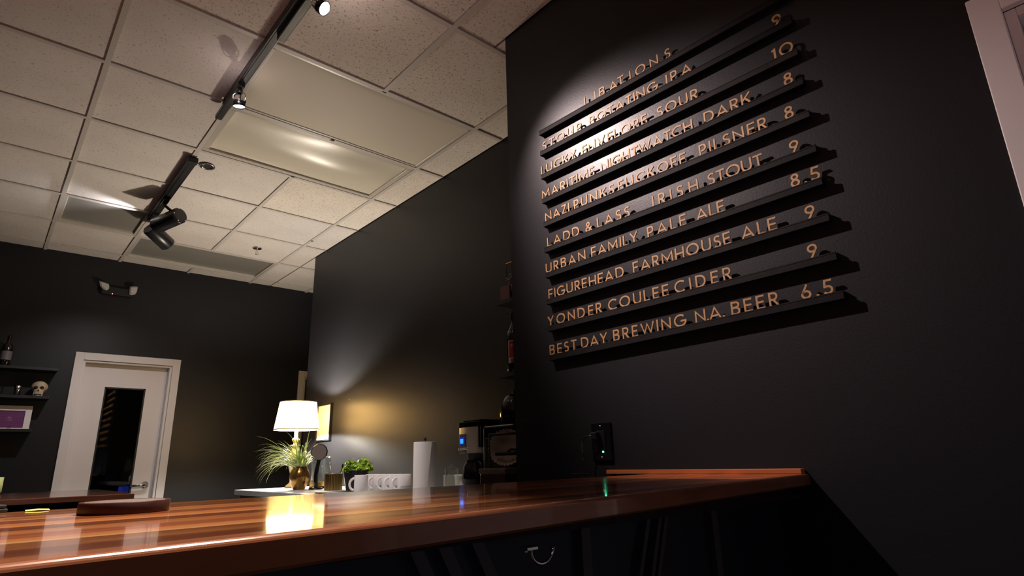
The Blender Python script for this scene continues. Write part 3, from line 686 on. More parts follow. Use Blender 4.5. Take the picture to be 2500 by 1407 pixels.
def catm(p, n=6):
    p = [Vector(q) for q in p]; out = []
    for i in range(len(p) - 1):
        a, b, c, d = p[max(0, i - 1)], p[i], p[i + 1], p[min(len(p) - 1, i + 2)]
        for j in range(n):
            s = j / n; out.append(.5 * ((2 * b) + (c - a) * s + (2 * a - 5 * b + 4 * c - d) * s * s + (-a + 3 * b - 3 * c + d) * s ** 3))
    return out + [p[-1]]
MB().tube(catm(pts), .0021, 8).build('cable', M['blackgloss'], t)
tag(MB().lathe([(.0015, 0), (.0, .0012)], n=8, mtx=rot_to((-1, 0, 0))).build('wall_screw', M['chrome'], loc=(1.426, -4.846, 1.119)), 'tiny shiny screw in the wall at the right of the outlet', 'screw')
tag(MB().lathe([(.0018, 0), (.0, .0014)], n=8, mtx=rot_to((-1, 0, 0))).build('wall_screw', M['chrome'], loc=(1.426, -5.600, 1.625)), 'tiny shiny screw in the wall above the right end of the ninth rail', 'screw')

# ------------------------------------------------------------------ back counter
CZ = .965
t = thing('back_counter', 'grey laminate back counter along the dark wall under the table lamp', 'counter', (1.66, -2.88, 0))
MB().box(-.320, .339, -1.49, 1.46, CZ - .035, CZ).build('worktop', M['laminate'], t, bevel=.003)
MB().box(-.295, .339, -1.49, 1.40, 0, CZ - .035).build('base_cabinet', M['cab'], t)

# table lamp
t = thing('table_lamp', 'lit table lamp with white tapered shade on a cream turned base', 'lamp', tuple(LAMP))
M['cream'] = mat('cream_ceramic', (.62, .52, .30), rough=.25)
sh = bpy.data.materials.new('lamp_shade_fabric'); sh.use_nodes = True; nt = sh.node_tree
nt.nodes.remove(nt.nodes['Principled BSDF']); out = nt.nodes['Material Output']
df = nt.nodes.new('ShaderNodeBsdfDiffuse'); df.inputs[0].default_value = (.80, .72, .55, 1)
tr = nt.nodes.new('ShaderNodeBsdfTranslucent'); tr.inputs[0].default_value = (.95, .62, .26, 1)
ms_ = nt.nodes.new('ShaderNodeMixShader'); ms_.inputs[0].default_value = .6
nt.links.new(df.outputs[0], ms_.inputs[1]); nt.links.new(tr.outputs[0], ms_.inputs[2]); em_ = nt.nodes.new('ShaderNodeEmission'); em_.inputs[0].default_value = (1.0, .64, .23, 1); em_.inputs[1].default_value = 12.0  # emission added to the fabric to strengthen the bulb's glow through it
as_ = nt.nodes.new('ShaderNodeAddShader'); nt.links.new(ms_.outputs[0], as_.inputs[0]); nt.links.new(em_.outputs[0], as_.inputs[1])
nt.links.new(as_.outputs[0], out.inputs[0])
MB().lathe([(.0, 0), (.052, 0), (.054, .008), (.046, .018), (.026, .034), (.016, .06), (.020, .09), (.036, .14), (.044, .19), (.036, .24), (.018, .275), (.012, .29), (.024, .296), (.036, .300), (.036, .304), (.018, .308), (.014, .32)], n=36, capb=False).build('base', M['cream'], t)
MB().lathe([(.014, .32), (.024, .335), (.028, .345), (.022, .352), (.012, .358), (.012, .415)], n=28).build('neck', M['cream'], t)
S0, S1 = .415, .625
sd = MB().lathe([(.163, S0), (.132, S1)], n=64, capb=False, capt=False).build('lamp_shade', sh, t)
M['trimtape'] = mat('shade_tape', (.75, .66, .45), rough=.8)
MB().lathe([(.1642, S0 - .001), (.1630, S0 + .007)], n=64, capb=False, capt=False).build('trim_tape', M['trimtape'], sd)
MB().lathe([(.1335, S1 - .006), (.1325, S1 + .001)], n=64, capb=False, capt=False).build('trim_tape', M['trimtape'], sd)
sp = MB()
for k in range(3):
    a = 2 * PI * k / 3 + .6; sp.tube([(0, 0, .612), (.133 * math.cos(a), .133 * math.sin(a), .618)], .0016, 6)
sp.tube([(.0, .045, .415), (.0, .055, .53), (0, .03, .60), (0, 0, .612)], .0018, 6); sp.tube([(.0, -.045, .415), (.0, -.055, .53), (0, -.03, .60), (0, 0, .612)], .0018, 6); sp.tube([(0, -.045, .415), (0, .045, .415)], .0018, 6)
sp.build('harp', M['steel'], t)

# framed poster on the wall by the lamp
t = thing('wall_picture', 'white sheet in a thin black frame on the wall behind the table lamp', 'picture', (1.9995, -1.402, 1.451))
fr = MB()
for a, b, c, d in ((-.132, -.122, -.146, .146), (.122, .132, -.146, .146), (-.122, .122, -.146, -.136), (-.122, .122, .136, .146)): fr.box(-.022, 0, a, b, c, d)
fr.build('frame', M['black'], t); box(-.012, -.004, -.122, .122, -.136, .136).build('sheet', mat('white_sheet', (.90, .89, .86), rough=.35), t)
tag(MB().lathe([(.003, 0), (.0025, .006), (.0, .007)], n=8, mtx=rot_to((-1, 0, 0))).build('wall_nail', M['steel'], loc=(1.9995, -1.82, 1.600)), 'small nail in the wall right of the framed sheet', 'nail')

# spider plant in bronze pot
t = thing('potted_plant', 'spider plant with arching thin leaves in a round bronze pot', 'plant', (1.580, -1.985, CZ))
M['bronze'] = mat('bronze_pot', (.26, .135, .035), rough=.22, metal=.75, vary=(18, .5), bump=(35, .3, .004))
MB().lathe([(.0, 0), (.036, 0), (.040, .004), (.056, .035), (.067, .075), (.066, .105), (.054, .130), (.046, .140), (.048, .148), (.043, .149), (.040, .138), (.040, .12), (.0, .12)], n=40, capb=False, capt=False).build('pot', M['bronze'], t)
def leafmat():
    mt = mat('spider_leaf', (.30, .36, .10), rough=.45); nt = mt.node_tree; b = nt.nodes['Principled BSDF']
    uv = nt.nodes.new('ShaderNodeTexCoord'); n = nt.nodes.new('ShaderNodeTexNoise'); n.inputs['Scale'].default_value = 14
    mx = nt.nodes.new('ShaderNodeMix'); mx.data_type = 'RGBA'; mx.inputs[6].default_value = (.26, .36, .07, 1); mx.inputs[7].default_value = (.82, .86, .50, 1)
    rp = nt.nodes.new('ShaderNodeMapRange'); rp.inputs[1].default_value = .42; rp.inputs[2].default_value = .58
    nt.links.new(uv.outputs['Object'], n.inputs['Vector']); nt.links.new(n.outputs['Fac'], rp.inputs[0]); nt.links.new(rp.outputs[0], mx.inputs[0]); nt.links.new(mx.outputs[2], b.inputs['Base Color'])
    b.inputs['Subsurface Weight'].default_value = 0.0
    return mt
lf = MB(); rnd = random.Random(3)
for k in range(190):
    a = rnd.uniform(0, 2 * PI); L = rnd.uniform(.20, .38); up = rnd.uniform(.35, 1.25); w0 = rnd.uniform(.0028, .0052)
    # the clump leans out over the counter edge, away from the lamp
    dirv = Vector((math.cos(a), math.sin(a), 0)); lean = Vector((-.45, .30, 0))
    p = Vector((rnd.uniform(-.025, .025), rnd.uniform(-.025, .025), .125)); d = (dirv * .8 + lean * .5 + Vector((0, 0, up * 1.5))).normalized()
    side = d.cross(Vector((0, 0, 1))).normalized(); vs = []; N = 11
    droop = rnd.uniform(1.2, 3.3)
    if dirv.x * .8 + dirv.y * .45 > .3: L *= .45
    for i in range(N + 1):
        s = i / N; ww = w0 * (1 - s ** 2.2) + .0003
        vs += [p - side * ww, p + Vector((0, 0, -ww * .5)), p + side * ww]
        p = p + d * (L / N); d = (d + Vector((0, 0, -droop * (.35 + s) * L / N * 3.2))).normalized()
        if p.z < .004: p.z = .004; d.z = abs(d.z) * .1
    fs = []
    for i in range(N):
        o_ = i * 3; fs += [(o_, o_ + 1, o_ + 4, o_ + 3), (o_ + 1, o_ + 2, o_ + 5, o_ + 4)]
    if any((v - Vector((.065, -.123, v.z))).length < .062 and v.z < .31 or (v - Vector((.182, .08, v.z))).length < .082 and v.z < .23 for v in vs): continue
    if min((v.z for v in vs)) > 0: lf._add(vs, fs, True)
fo = lf.build('foliage', leafmat(), t); fo['kind'] = 'stuff'

# round-headed stand
t = thing('countertop_mirror', 'round black-rimmed glossy head on a curved black stand beside the plant', 'mirror', (1.645, -2.108, CZ))
MB().lathe([(.0, 0), (.046, 0), (.047, .006), (.040, .012), (.0, .014)], n=32, capb=False, capt=False).build('base', M['blackgloss'], t)
MB().tube(catm([(0, 0, .01), (-.004, .0, .06), (-.004, 0, .10), (.002, .0, .15), (.008, 0, .190)]), .0165, 14, flat=.8).build('stand', M['blackgloss'], t)
nd = Vector((-.62, -.76, .10)).normalized(); mt = rot_to(nd); cc = Vector((.010, 0, .238))
MB().lathe([(.0, -.026), (.030, -.024), (.050, -.012), (.0555, 0), (.0555, .006), (.050, .010)], cc, 40, mt, capb=False, capt=False).build('head', M['blackgloss'], t)
MB().lathe([(.050, .0095), (.0, .0098)], cc, 40, mt, capb=False, capt=False).build('glass_face', mat('rosy_reflection_tint', (.26, .20, .185), rough=.22, metal=.35), t)  # rosy reflected highlight put into the base colour of the face

# glass vase with brass base
t = thing('glass_vase', 'clear glass vase with a brass band at its base behind the round-headed stand', 'vase', (1.762, -1.905, CZ))
MB().lathe([(.0, .042), (.062, .042), (.066, .05), (.066, .20), (.070, .215), (.067, .215), (.062, .20), (.062, .052), (.0, .05)], n=40, capb=False, capt=False).build('vessel', M['glass'], t)
M['brass'] = mat('brass', (.55, .36, .10), rough=.25, metal=1)
MB().lathe([(.0, .014), (.069, .014), (.069, .042), (.0, .042)], n=40, capb=False, capt=False, smooth=False).build('band', M['brass'], t)
MB().lathe([(.0, 0), (.072, 0), (.072, .014), (.0, .014)], n=40, capb=False, capt=False, smooth=False).build('foot', M['black'], t)
# brass canister with utensils
M['cangold'] = mat('ribbed_brass', (.42, .27, .10), rough=.3, metal=1)
t = thing('canister', 'ribbed brass canister on the back counter', 'canister', (1.640, -2.380, CZ))
pf = MB(); nn = 96
vs = []
for z, s in ((0, 1), (.1, 1)):
    for k in range(nn):
        a = 2 * PI * k / nn; r = (.054 + (.0010 if k % 4 < 2 else -.0006)) * s; vs.append(Vector((r * math.cos(a), r * math.sin(a), z)))
pf._add(vs, [(k, (k + 1) % nn, nn + (k + 1) % nn, nn + k) for k in range(nn)] + [tuple(range(nn))[::-1]])
pf.build('body', M['cangold'], t); MB().lathe([(.054, .098), (.056, .099), (.056, .103), (.051, .103), (.051, .01), (.0, .01)], n=40, capb=False, capt=False).build('rim', M['brass'], t)
for k, (dx, dy, tx, ty, hh, mt_, lb) in enumerate(((-.006, .008, -.012, .012, .142, M['steel'], 'steel spoon standing in the brass canister'), (.010, -.022, .024, -.026, .128, M['darkwood'], 'short dark stirrer standing in the brass canister'))):
    t = thing('spoon' if k == 0 else 'stirrer', lb, 'utensil', (1.640 + dx, -2.380 + dy, CZ + .011))
    MB().tube([(0, 0, 0), (tx * .6, ty * .6, hh * .7), (tx, ty, hh)], [.002, .0025, .003], 8).build('handle', mt_, t)
    MB().lathe([(.0, -.018), (.005, -.014), (.0075, 0), (.005, .012), (.0, .015)], (tx, ty, hh + .006), 12, Matrix.Diagonal((1, .45, 1, 1))).build('tip', mt_, t)
# mugs
M['mug'] = mat('white_ceramic', (.74, .70, .69), rough=.25, coat=.3)
M['print'] = mat('grey_print', (.16, .15, .17), rough=.5)
mug_body = MB().lathe([(.0, 0), (.034, 0), (.037, .003), (.0375, .05), (.0375, .094), (.0365, .0955), (.0345, .094), (.0345, .008), (.0, .006)], n=44, capb=False, capt=False).mesh('body', M['mug'])
hd_pts = [(-.036, 0, .078)] + [(-.036 - .026 * math.sin(a), 0, .047 + .031 * math.cos(a)) for a in [i * PI / 12 for i in range(1, 12)]] + [(-.036, 0, .016)]
mug_handle = MB().tube(hd_pts, .0052, 10, flat=1.3).mesh('handle', M['mug'])
def word_on_mug():
    mb = MB(); s = .0095; x = 0; word = 'NOGGINS'; tot = sum(GL[c][0] * s + .0016 for c in word)
    for c in word:
        w_, st = GL[c]
        for p_ in st:
            q = [Vector((px_ * s + x, py_ * s)) for px_, py_ in p_]
            pts3 = []
            for v_ in q:
                an = (v_.x - tot / 2) / .0378
                pts3.append(Vector((.0379 * math.sin(an), -.0379 * math.cos(an), v_.y)))
            if len(pts3) > 2 and (pts3[0] - pts3[-1]).length < 1e-5: pts3 = pts3[:-1]; mb.tube(pts3, .0007, 5, closed=True)
            else: mb.tube(pts3, .0007, 5)
        x += w_ * s + .0016
    return mb.mesh('printed_word', M['print'])
mug_word = word_on_mug()
def mug(x, y, rz, label, group, printed=True, wrot=0.0):
    t = thing('mug', label, 'mug', (x, y, CZ + .0005), rz, group)
    for nm, me in (('body', mug_body), ('handle', mug_handle)):
        o = bpy.data.objects.new(nm, me); COL.objects.link(o); o.parent = t
    if printed:
        o = bpy.data.objects.new('printed_word', mug_word); COL.objects.link(o); o.parent = t; o.location = (0, 0, .026); o.rotation_euler = (0, 0, wrot)
    return t
hr = math.atan2(.659, -.752) - PI
G_ = 'white mugs in the row on the back counter'
tray = tag(MB().box(-.12, .08, -.10, .10, 0, .006).build('tray', M['black'], loc=(1.50, -2.80, CZ), bevel=.002), 'thin black tray on the counter behind the lone mug', 'tray')
tray.location = (1.515, -2.765, CZ)
mug(1.548, -2.925, hr + .15, 'plain white mug with handle at left, standing alone left of the mug row', None, False)
mug(1.684, -2.800, hr, 'white mug half hidden behind the row of mugs, nearest the herb pot', None, False)
for k, (mx_, my_) in enumerate(((1.680, -2.893), (1.687, -2.982), (1.686, -3.068), (1.682, -3.162))):
    mug(mx_, my_, hr, 'white printed mug, %s in the row from the left' % nth[k] if k < 3 else 'white printed mug at the right end of the row with its whole side showing', G_, True, .55)
tag(MB().lathe([(.0, 0), (.028, 0), (.036, .06), (.038, .09), (.036, .09), (.034, .06), (.026, .006), (.0, .006)], n=32, capb=False, capt=False).build('white_cup', M['mug'], loc=(1.812, -2.260, CZ)), 'plain white cup without handle between the brass canister and the herb pot', 'cup')
# herb pot
t = thing('potted_herb', 'bright green leafy herb in a black square pot behind the lone mug', 'plant', (1.675, -2.615, CZ), .35)
hp = MB(); vs = []
for z, s in ((0, .040), (.118, .054), (.118, .049), (.100, .048)):
    vs += [Vector((sx * s, sy * s, z)) for sx, sy in ((-1, -1), (1, -1), (1, 1), (-1, 1))]
fs = [(0, 3, 2, 1)] + [(j * 4 + i, j * 4 + (i + 1) % 4, (j + 1) * 4 + (i + 1) % 4, (j + 1) * 4 + i) for j in range(3) for i in range(4)] + [(12, 13, 14, 15)]
hp._add(vs, fs); hp.build('pot', M['black'], t, bevel=.002)
herb = MB(); stems = MB(); rnd = random.Random(11)
clusters = [(-.050, .01, .155, .034), (.055, -.01, .165, .040), (.01, .03, .150, .036), (.085, .0, .150, .025), (-.02, -.04, .135, .034), (.04, -.05, .140, .034), (-.085, .0, .130, .022), (.10, -.02, .125, .02)]
for cx, cy, cz, cr in clusters:
    stems.tube([(cx * .3, cy * .3, .1), (cx * .7, cy * .7, cz - .03), (cx, cy, cz)], .0018, 6)
    for k in range(34):
        v_ = Vector((rnd.gauss(0, 1), rnd.gauss(0, 1), rnd.gauss(0, .8))).normalized() * cr * rnd.uniform(.35, 1.05)
        p = Vector((cx, cy, cz)) + v_; n_ = (v_.normalized() + Vector((rnd.uniform(-.5, .5), rnd.uniform(-.5, .5), .6))).normalized()
        mt = rot_to(n_) @ Matrix.Rotation(rnd.uniform(0, 6.28), 4, 'Z'); s = rnd.uniform(.009, .016)
        pr_ = [(0, -1, 0), (.55, -.45, .12), (.62, .2, .15), (0, 1, -.1), (-.62, .2, .15), (-.55, -.45, .12), (0, 0, 0)]
        vs = [p + mt @ (Vector(q) * s) for q in pr_]
        herb._add(vs, [(0, 1, 6), (1, 2, 6), (2, 3, 6), (3, 4, 6), (4, 5, 6), (5, 0, 6)], True)
o = herb.build('foliage', mat('herb_leaf', (.28, .46, .02), rough=.35, vary=(50, .35)), t); o['kind'] = 'stuff'
stems.build('stems', mat('herb_stem', (.16, .26, .04), rough=.5), t)
# paper towel
t = thing('paper_towel_roll', 'white paper towel roll on a black upright holder', 'paper towel', (1.744, -3.265, CZ))
MB().lathe([(.0, 0), (.072, 0), (.072, .010), (.0, .010)], n=32, capb=False, capt=False, smooth=False).build('holder_base', M['black'], t)
MB().tube([(0, 0, .01), (0, 0, .275)], .007, 12).lathe([(.007, 0), (.009, .004), (.009, .012), (.0, .016)], (0, 0, .272), 14).build('holder_rod', M['black'], t)
M['paper'] = mat('paper_towel', (.76, .71, .68), rough=.85, bump=(180, .4, .002))
MB().lathe([(.019, .012), (.060, .012), (.0605, .014), (.0605, .260), (.060, .262), (.019, .262), (.019, .012)], n=56, capb=False, capt=False).build('roll', M['paper'], t)
def flap(u, v):
    an = -1.95 + .30 * v + u * 1.15; r = .0612 + .016 * (1 - u) ** 2
    return Vector((r * math.cos(an), r * math.sin(an), .013 + v * .247))
fl = MB().grid(14, 10, flap)
fl.build('loose_sheet', M['paper'], t)
# white box and glass
t = thing('white_box', 'low white box on the counter between the paper towel and the coffee maker', 'box', (1.935, -3.365, CZ))
MB().box(-.045, .045, -.12, .13, 0, .078).build('body', mat('white_card', (.66, .64, .58), rough=.5), t, bevel=.002)
MB().box(-.046, .046, -.121, .131, .072, .084).build('lid', mat('white_card_lid', (.68, .66, .60), rough=.5), t, bevel=.002)
t = thing('glass_jar', 'clear glass jar with glass lid in front of the low white box', 'jar', (1.830, -3.395, CZ))
MB().lathe([(.0, .002), (.034, .002), (.036, .01), (.036, .115), (.0345, .115), (.0335, .012), (.0, .008)], n=36, capb=False, capt=False).build('body', M['glass'], t)
MB().lathe([(.0, .118), (.036, .1165), (.037, .122), (.02, .127), (.008, .130), (.010, .138), (.0, .141)], n=30, capb=False, capt=False).build('lid', M['glass'], t)

# coffee maker: faces -x
CX, CY0, CY1 = 1.75, -3.725, -3.553
t = thing('coffee_maker', 'steel and black coffee maker with a blue lit display', 'coffee maker', (CX, (CY0 + CY1) / 2, CZ))
hw = (CY1 - CY0) / 2
z0, z1 = 1.159 - CZ, 1.285 - CZ
fp = MB(); vs = []; NS = 14
for z in (z0, z1):
    for i in range(NS + 1):
        u = i / NS * 2 - 1; vs.append(Vector((-.002 + .012 * u * u + .012 * max(0, abs(u) - .85) / .15, u * hw, z)))
fp._add(vs, [(i, i + 1, NS + 2 + i, NS + 1 + i) for i in range(NS)], True)
pn = fp.build('front_panel', M['steel'], t)
MB().box(.012, .20, -hw + .001, hw - .001, z0, z1 + .003).box(.03, .19, -hw + .012, hw - .012, z1 + .003, z1 + .012).build('head', M['blackgloss'], t, bevel=.003)
MB().box(-.0065, -.0015, .005, .057, .232 - .04, .232 + .055).build('display_bezel', mat('bezel_grey', (.20, .17, .16), rough=.3, metal=.5), t, bevel=.0015)
for o_ in [t.children[-1]]: o_.location = (0, 0, .025)
MB().box(-.009, -.006, .013, .050, .236, .272).build('display_surround', mat('display_dark_blue', (.0, .01, .12), emit=(.0, .02, .5), estr=.7), t)
MB().box(-.0105, -.0085, .019, .043, .241, .264).build('display', mat('display_blue', (.02, .1, .5), emit=(.02, .26, 1.0), estr=1.6), t, label='bright blue lit display')
for k in range(5):
    MB().lathe([(.0062, 0), (.0060, .003), (.004, .0042), (.0, .0046)], (-.003 - .0008 * k, .060 - .0185 * k, .2145), 14, rot_to((-1, 0, 0))).build('button', M['chrome'], t)
MB().box(.07, .20, -hw + .004, hw - .004, .02, z0).box(-.01, .20, -hw - .004, hw + .004, 0, .022).build('body', M['black'], t, bevel=.003)
cr = MB().lathe([(.0, .024), (.050, .024), (.062, .04), (.066, .08), (.058, .13), (.045, .150), (.047, .160)], (.05, 0, 0), 32, capb=False, capt=False)
cf = cr.build('carafe', M['blackgloss'], t)
MB().tube(catm([(.03, -.055, .15), (.02, -.085, .145), (.015, -.098, .11), (.02, -.09, .07), (.03, -.066, .05)]), .007, 10).build('carafe_handle', M['blackgloss'], cf)
# second black machine behind the filters, kettle on top
t = thing('black_brewer', 'tall glossy black brewing machine right of the coffee maker, under the kettle', 'coffee machine', (1.87, -3.88, CZ))
MB().box(-.12, .12, -.115, .115, 0, .318).build('body', M['blackgloss'], t, bevel=.012, seg=3)
MB().box(-.124, -.118, -.09, .09, .05, .26).build('front_plate', mat('smoky_plate', (.05, .035, .02), rough=.25, metal=.6), t, bevel=.002)
t = thing('black_kettle', 'rounded glossy black kettle on top of the black brewing machine', 'kettle', (1.86, -3.88, CZ + .3185))
MB().lathe([(.0, 0), (.062, 0), (.070, .01), (.073, .05), (.066, .10), (.048, .135), (.036, .148), (.0, .150)], n=36, capb=False, capt=False).build('body', M['blackgloss'], t)
MB().lathe([(.012, .150), (.008, .155), (.012, .165), (.0, .17)], n=16, capb=False).build('lid_knob', M['blackgloss'], t)
MB().tube(catm([(-.02, -.05, .12), (-.04, -.10, .115), (-.045, -.115, .07), (-.035, -.085, .03), (-.03, -.066, .02)]), .007, 10).build('handle', M['blackgloss'], t)
# filters holder and dark container
t = thing('filter_holder', 'black canister box with grey lid below the stack of coffee filters', 'container', (1.640, -4.055, CZ))
MB().box(-.07, .07, -.085, .085, 0, .100).build('body', mat('dark_red_brown', (.045, .018, .014), rough=.2), t, bevel=.004)
MB().box(-.074, .074, -.089, .089, .100, .122).build('lid', mat('smoke_lid', (.12, .10, .095), rough=.3), t, bevel=.003)
t = thing('coffee_filter_rack', 'black wire rack holding a stack of scalloped white coffee filters', 'rack', (1.650, -4.060, CZ + .1265))
vd = Vector((-.80, -.55, .16)).normalized(); mt = rot_to(vd); c0 = Vector((0, 0, .082))
M['filter'] = mat('filter_paper', (.50, .44, .36), rough=.8)
NF = 120
for q in range(5):
    vs = []
    for rr, zz, am in ((.040, -.022, 0), (.055, -.006, .2), (.079, .012, 1)):
        for k in range(NF):
            a = 2 * PI * k / NF + q * .05; wv = math.sin(a * 30) * am
            vs.append(c0 + mt @ Vector(((rr + wv * .003) * math.cos(a), (rr + wv * .003) * math.sin(a), zz + wv * .0035 - q * .006)))
    vs.append(c0 + mt @ Vector((0, 0, -.022 - q * .006)))
    MB()._add(vs, [(j * NF + k, j * NF + (k + 1) % NF, (j + 1) * NF + (k + 1) % NF, (j + 1) * NF + k) for j in range(2) for k in range(NF)] + [(k, (k + 1) % NF, 3 * NF) for k in range(NF)], True).build('paper_filter', M['filter'], t)
rk = MB(); s = Vector((.55, -.80, 0)).normalized()
rk.tube([c0 + vd * .022 - s * .075 + Vector((0, 0, .052)), c0 + vd * .022 + s * .075 + Vector((0, 0, .055))], .0055, 8)
rk.tube([c0 + vd * .022 - s * .045 + Vector((0, 0, -.030)), c0 + vd * .022 + s * .075 + Vector((0, 0, -.030))], .008, 8)
rk.tube([c0 + vd * .022 + s * .010 + Vector((0, 0, -.026)), c0 + vd * .022 + s * .025 + Vector((0, 0, -.012)), c0 + vd * .022 + s * .045 + Vector((0, 0, -.014)), c0 + vd * .022 + s * .06 + Vector((0, 0, -.028))], .006, 8)
for sg in (-1, 1): rk.tube([c0 - vd * .04 + s * .07 * sg + Vector((0, 0, -.079)), c0 + vd * .022 + s * .07 * sg + Vector((0, 0, -.079)), c0 + vd * .022 + s * .074 * sg + Vector((0, 0, .055))], .003, 8)
rk.build('wire_frame', M['black'], t)
tag(MB().lathe([(.0, 0), (.014, 0), (.016, .02), (.012, .05), (.005, .07), (.0, .072)], n=20, capb=False, capt=False).build('red_bottle', mat('red_plastic', (.35, .03, .025), rough=.3), loc=(1.435, -4.250, CZ)), 'small red squeeze bottle at the foot of the dark wall corner', 'bottle')

# alcove shelves
for nm_z, lb in ((1.888, 'upper black wall shelf in the alcove carrying the wire basket'), (1.515, 'lower black wall shelf in the alcove under the wine bottle')):
    t = tag(box(1.80, 1.9995, -4.374, -3.826, nm_z, nm_z + .020).build('wall_shelf', M['black'], bevel=.001), lb, 'shelf', 'black alcove shelves')
t = thing('wine_bottle', 'dark wine bottle with red and white label on the alcove shelf', 'bottle', (1.850, -3.905, 1.5355))
MB().lathe([(.0, .004), (.030, 0), (.0365, .005), (.0375, .02), (.0375, .185), (.034, .205), (.020, .235), (.0145, .25), (.0140, .30), (.0155, .302), (.0155, .312), (.0, .313)], n=36, capb=False, capt=False).build('glass_body', mat('bottle_glass', (.006, .010, .006), rough=.06), t)
a0 = math.atan2(-.80, -.62)
def lab(r, h0, h1, w_): return MB().grid(16, 1, lambda u, v: Vector((r * math.cos(a0 + (u - .5) * w_), r * math.sin(a0 + (u - .5) * w_), h0 + (h1 - h0) * v)))
lbl = lab(.0380, .045, .158, 2.0).build('label', mat('label_white', (.55, .42, .38), rough=.6), t, label='white paper label')
lab(.0383, .072, .155, 1.75).build('red_field', mat('label_red', (.35, .02, .02), rough=.6, vary=(200, .7)), lbl)
mkc = MB()
def lp(u, z): return Vector((.0386 * math.cos(a0 + u), .0386 * math.sin(a0 + u), z))
for a, b in (((-.45, .140), (-.45, .118)), ((-.62, .130), (-.26, .131)), ((-.60, .138), (-.33, .122)), ((-.30, .139), (-.55, .121)), ((-.1, .112), (.2, .098)), ((.0, .085), (.35, .118)), ((-.3, .08), (.1, .10))): mkc.tube([lp(*a), lp((a[0] + b[0]) / 2, (a[1] + b[1]) / 2), lp(*b)], .0006, 5)
mkc.build('label_drawing', M['paper'], lbl)
mk2 = MB()
for zz, u1 in ((.064, .25), (.059, .15), (.054, .2)): mk2.tube([lp(-.6 + .3 * i / 3 * 2, zz) for i in range(3)], .0005, 5)
mk2.build('label_print', M['print'], lbl)
t = thing('glass_tumbler', 'faceted crystal tumbler under the wine bottle on the alcove shelf edge', 'glass', (1.815, -3.955, 1.5355))
MB().lathe([(.0, .001), (.022, .001), (.025, .006), (.028, .06), (.026, .06), (.023, .01), (.0, .008)], n=9, capb=False, capt=False, smooth=False).build('body', mat('crystal', (.9, .9, .9), rough=.03, trans=1, ior=1.6), t)
t = thing('wire_basket', 'black basket with silver honeycomb wire and gold rim on the upper alcove shelf', 'basket', (1.885, -3.935, 1.9085))
wc = MB()
def hexat(u, z): return Vector((-.0605, .05 - u, z))
S_ = .024
for r in range(4):
    for c in range(3):
        cx_ = c * S_ * 1.732 + (S_ * .866 if r % 2 else 0); cz_ = .012 + r * S_ * 1.5 + .012
        P = [hexat(cx_ + S_ * math.sin(math.radians(60 * k)), cz_ + S_ * math.cos(math.radians(60 * k))) for k in range(6)]
        P = [Vector((p.x, max(-.06, p.y), min(.135, max(.0, p.z)))) for p in P]
        wc.tube([P[0], P[1], P[2], P[3]], .0011, 5)
wc.build('honeycomb_wire', M['steel'], t)
MB().box(-.058, .06, -.06, .05, 0, .13).build('liner', M['black'], t)
MB().box(-.062, -.056, -.062, .052, .196, .201).build('gold_rim', M['brass'], t)
MB().tube([(-.059, -.058, .13), (-.059, -.058, .198)], .002, 6).tube([(-.059, .048, .13), (-.059, .048, .198)], .002, 6).build('upright', M['black'], t)
tag(box(-.004, .004, -.036, .036, 0, .075).build('pink_card', mat('pink_card', (.16, .06, .06), rough=.6), loc=(1.812, -3.890, 1.9085)), 'small dull pink card standing beside the wire basket on the upper shelf', 'card')

# ------------------------------------------------------------------ shelves at left on the back wall
def shelf(x0, x1, z, lb): return tag(box(x0, x1, 0.0, YB - .0005, z - .022, z).build('wall_shelf', M['black'], bevel=.001), lb, 'shelf', 'black shelves on the back wall')
shelf(-1.2, .300, 1.940, 'top black shelf on the back wall at left carrying the bottle')
shelf(-1.2, .278, 1.712, 'middle black shelf on the back wall carrying the skull')
shelf(-1.2, .205, 1.452, 'lowest black shelf on the back wall carrying the white-framed certificate')
t = thing('liquor_bottle', 'dark bottle with silver-grey label on the top left shelf', 'bottle', (-.045, .09, 1.9405))
MB().lathe([(.0, 0), (.034, 0), (.036, .004), (.036, .15), (.028, .175), (.013, .19), (.013, .23), (.015, .232), (.015, .25), (.0, .251)], n=28, capb=False, capt=False).build('glass_body', mat('red_dark_glass', (.015, .006, .007), rough=.08), t)
MB().lathe([(.0365, .05), (.0365, .12)], n=28, capb=False, capt=False).build('label', mat('silver_label', (.16, .15, .16), rough=.4), t)
# skull
t = thing('skull', 'small bone-coloured skull ornament on the middle shelf', 'skull', (.205, .095, 1.7125), -.10)
M['bone'] = mat('bone', (.46, .36, .24), rough=.6, vary=(30, .25))
sk = MB().grid(28, 20, lambda u, v: (lambda a, e: Vector((.056 * math.cos(e) * math.cos(a) * (1 - .10 * max(0, -math.sin(e))), .070 * math.cos(e) * math.sin(a) + .01, .075 + .052 * math.sin(e))))(u * 2 * PI, (v - .5) * PI))
cr_ = sk.build('cranium', M['bone'], t)
fc = MB().grid(20, 12, lambda u, v: Vector(((.036 - .006 * v) * math.cos(PI + u * PI) , -.030 - (.030 - .004 * v) * math.sin(u * PI), .062 - v * .058)))
fc.box(-.030, .030, -.045, .0, .0, .03)
fc.build('face', M['bone'], t)
hole = mat('skull_hole', (.02, .012, .01), rough=.9)
for sx in (-1, 1): MB().lathe([(.0, .006), (.010, .004), (.014, 0), (.010, -.004), (.0, -.006)], (sx * .019, -.055, .068), 16, rot_to((sx * .3, -1, 0)), capb=False, capt=False).build('eye_socket', hole, t)
MB()._add([Vector(p) for p in ((0, -.064, .056), (-.007, -.063, .040), (.007, -.063, .040), (0, -.060, .046))], [(0, 1, 2), (0, 3, 1), (0, 2, 3), (1, 3, 2)]).build('nose_hole', hole, t)
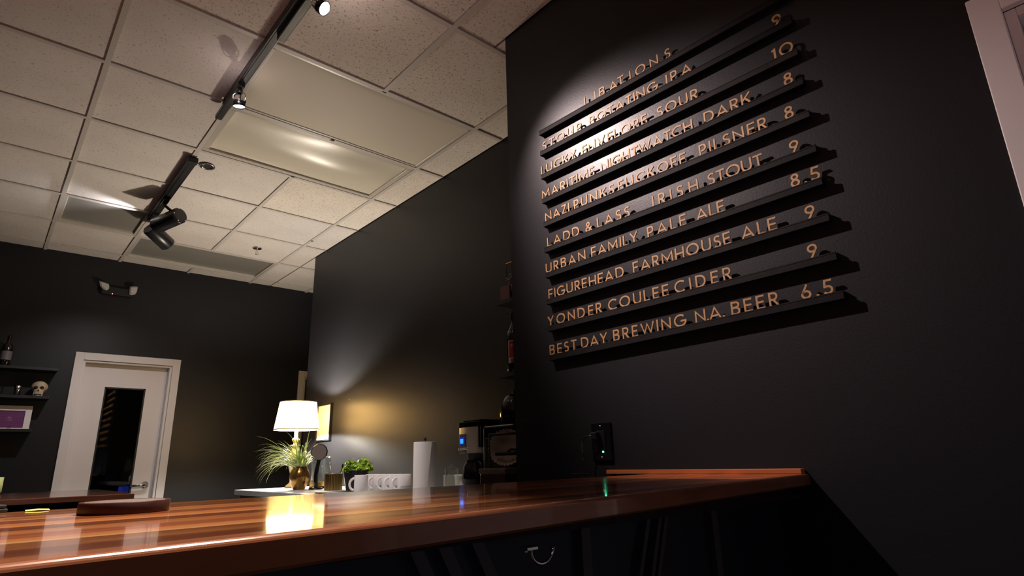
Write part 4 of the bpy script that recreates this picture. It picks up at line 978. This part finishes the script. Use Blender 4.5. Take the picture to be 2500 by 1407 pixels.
for k in range(6): MB().box(-.0205 + k * .0072, -.0148 + k * .0072, -.0655, -.058, .015, .027).build('tooth', M['bone'], t, bevel=.001)
MB().box(-.026, .026, -.0600, -.052, .012, .0148).build('mouth_gap', hole, t)
tag(MB().lathe([(.0, 0), (.019, 0), (.024, .08), (.022, .082), (.018, .004), (.0, .004)], n=28, capb=False, capt=False).build('steel_cup', M['chrome'], loc=(.070, .09, 1.7125)), 'narrow shiny steel jigger cup left of the skull', 'cup')
tag(MB().lathe([(.0, 0), (.024, 0), (.028, .07), (.026, .07), (.022, .004), (.0, .004)], n=28, capb=False, capt=False).build('glass_tumbler', M['glass'], loc=(-.045, .09, 1.7125)), 'clear tumbler on the middle shelf at the left photo edge', 'glass')
# certificate
t = thing('framed_certificate', 'purple certificate in a white frame standing on the lowest shelf', 'picture frame', (.02, .11, 1.4525)); t.rotation_euler = (-.06, 0, 0)
fr = MB()
for a, b, c, d in ((-.2, -.155, 0, .185), (.128, .170, 0, .185), (-.155, .128, .145, .185), (-.155, .128, 0, .012)): fr.box(a, b, -.012, .006, c, d)
fr.build('frame', M['white'], t, bevel=.002)
box(-.155, .128, -.004, .002, .012, .145).build('certificate', mat('purple_print', (.13, .025, .12), rough=.4, vary=(25, .15)), t, label='purple printed sheet')
em = MB()
for k in range(7):
    a = PI * k / 6; em.tube([(.035, -.0048, .085), (.035 + .016 * math.cos(a), -.0048, .085 + .016 * math.sin(a))], .0009, 5)
for zz in (.078, .070): em.tube([(.012, -.0048, zz), (.058, -.0048, zz)], .0009, 5)
em.build('emblem', mat('pale_print', (.45, .30, .42), rough=.5), t)
tag(MB().lathe([(.0, 0), (.012, 0), (.017, .022), (.0155, .022), (.011, .003), (.0, .003)], n=20, capb=False, capt=False).build('shot_glass', M['glass'], loc=(.062, .035, 1.4525)), 'small shot glass in front of the purple certificate', 'glass')
tag(MB().lathe([(.0, 0), (.010, 0), (.0125, .004), (.0125, .030), (.0115, .030), (.010, .004), (.0, .004)], n=24, capb=False, capt=False).build('lime_cup', mat('lime_plastic', (.5, .58, .25), rough=.3), loc=(-.0680, -4.62, 1.0835)), 'tiny pale yellow-green cup on the wooden ledge at the extreme left edge', 'cup')
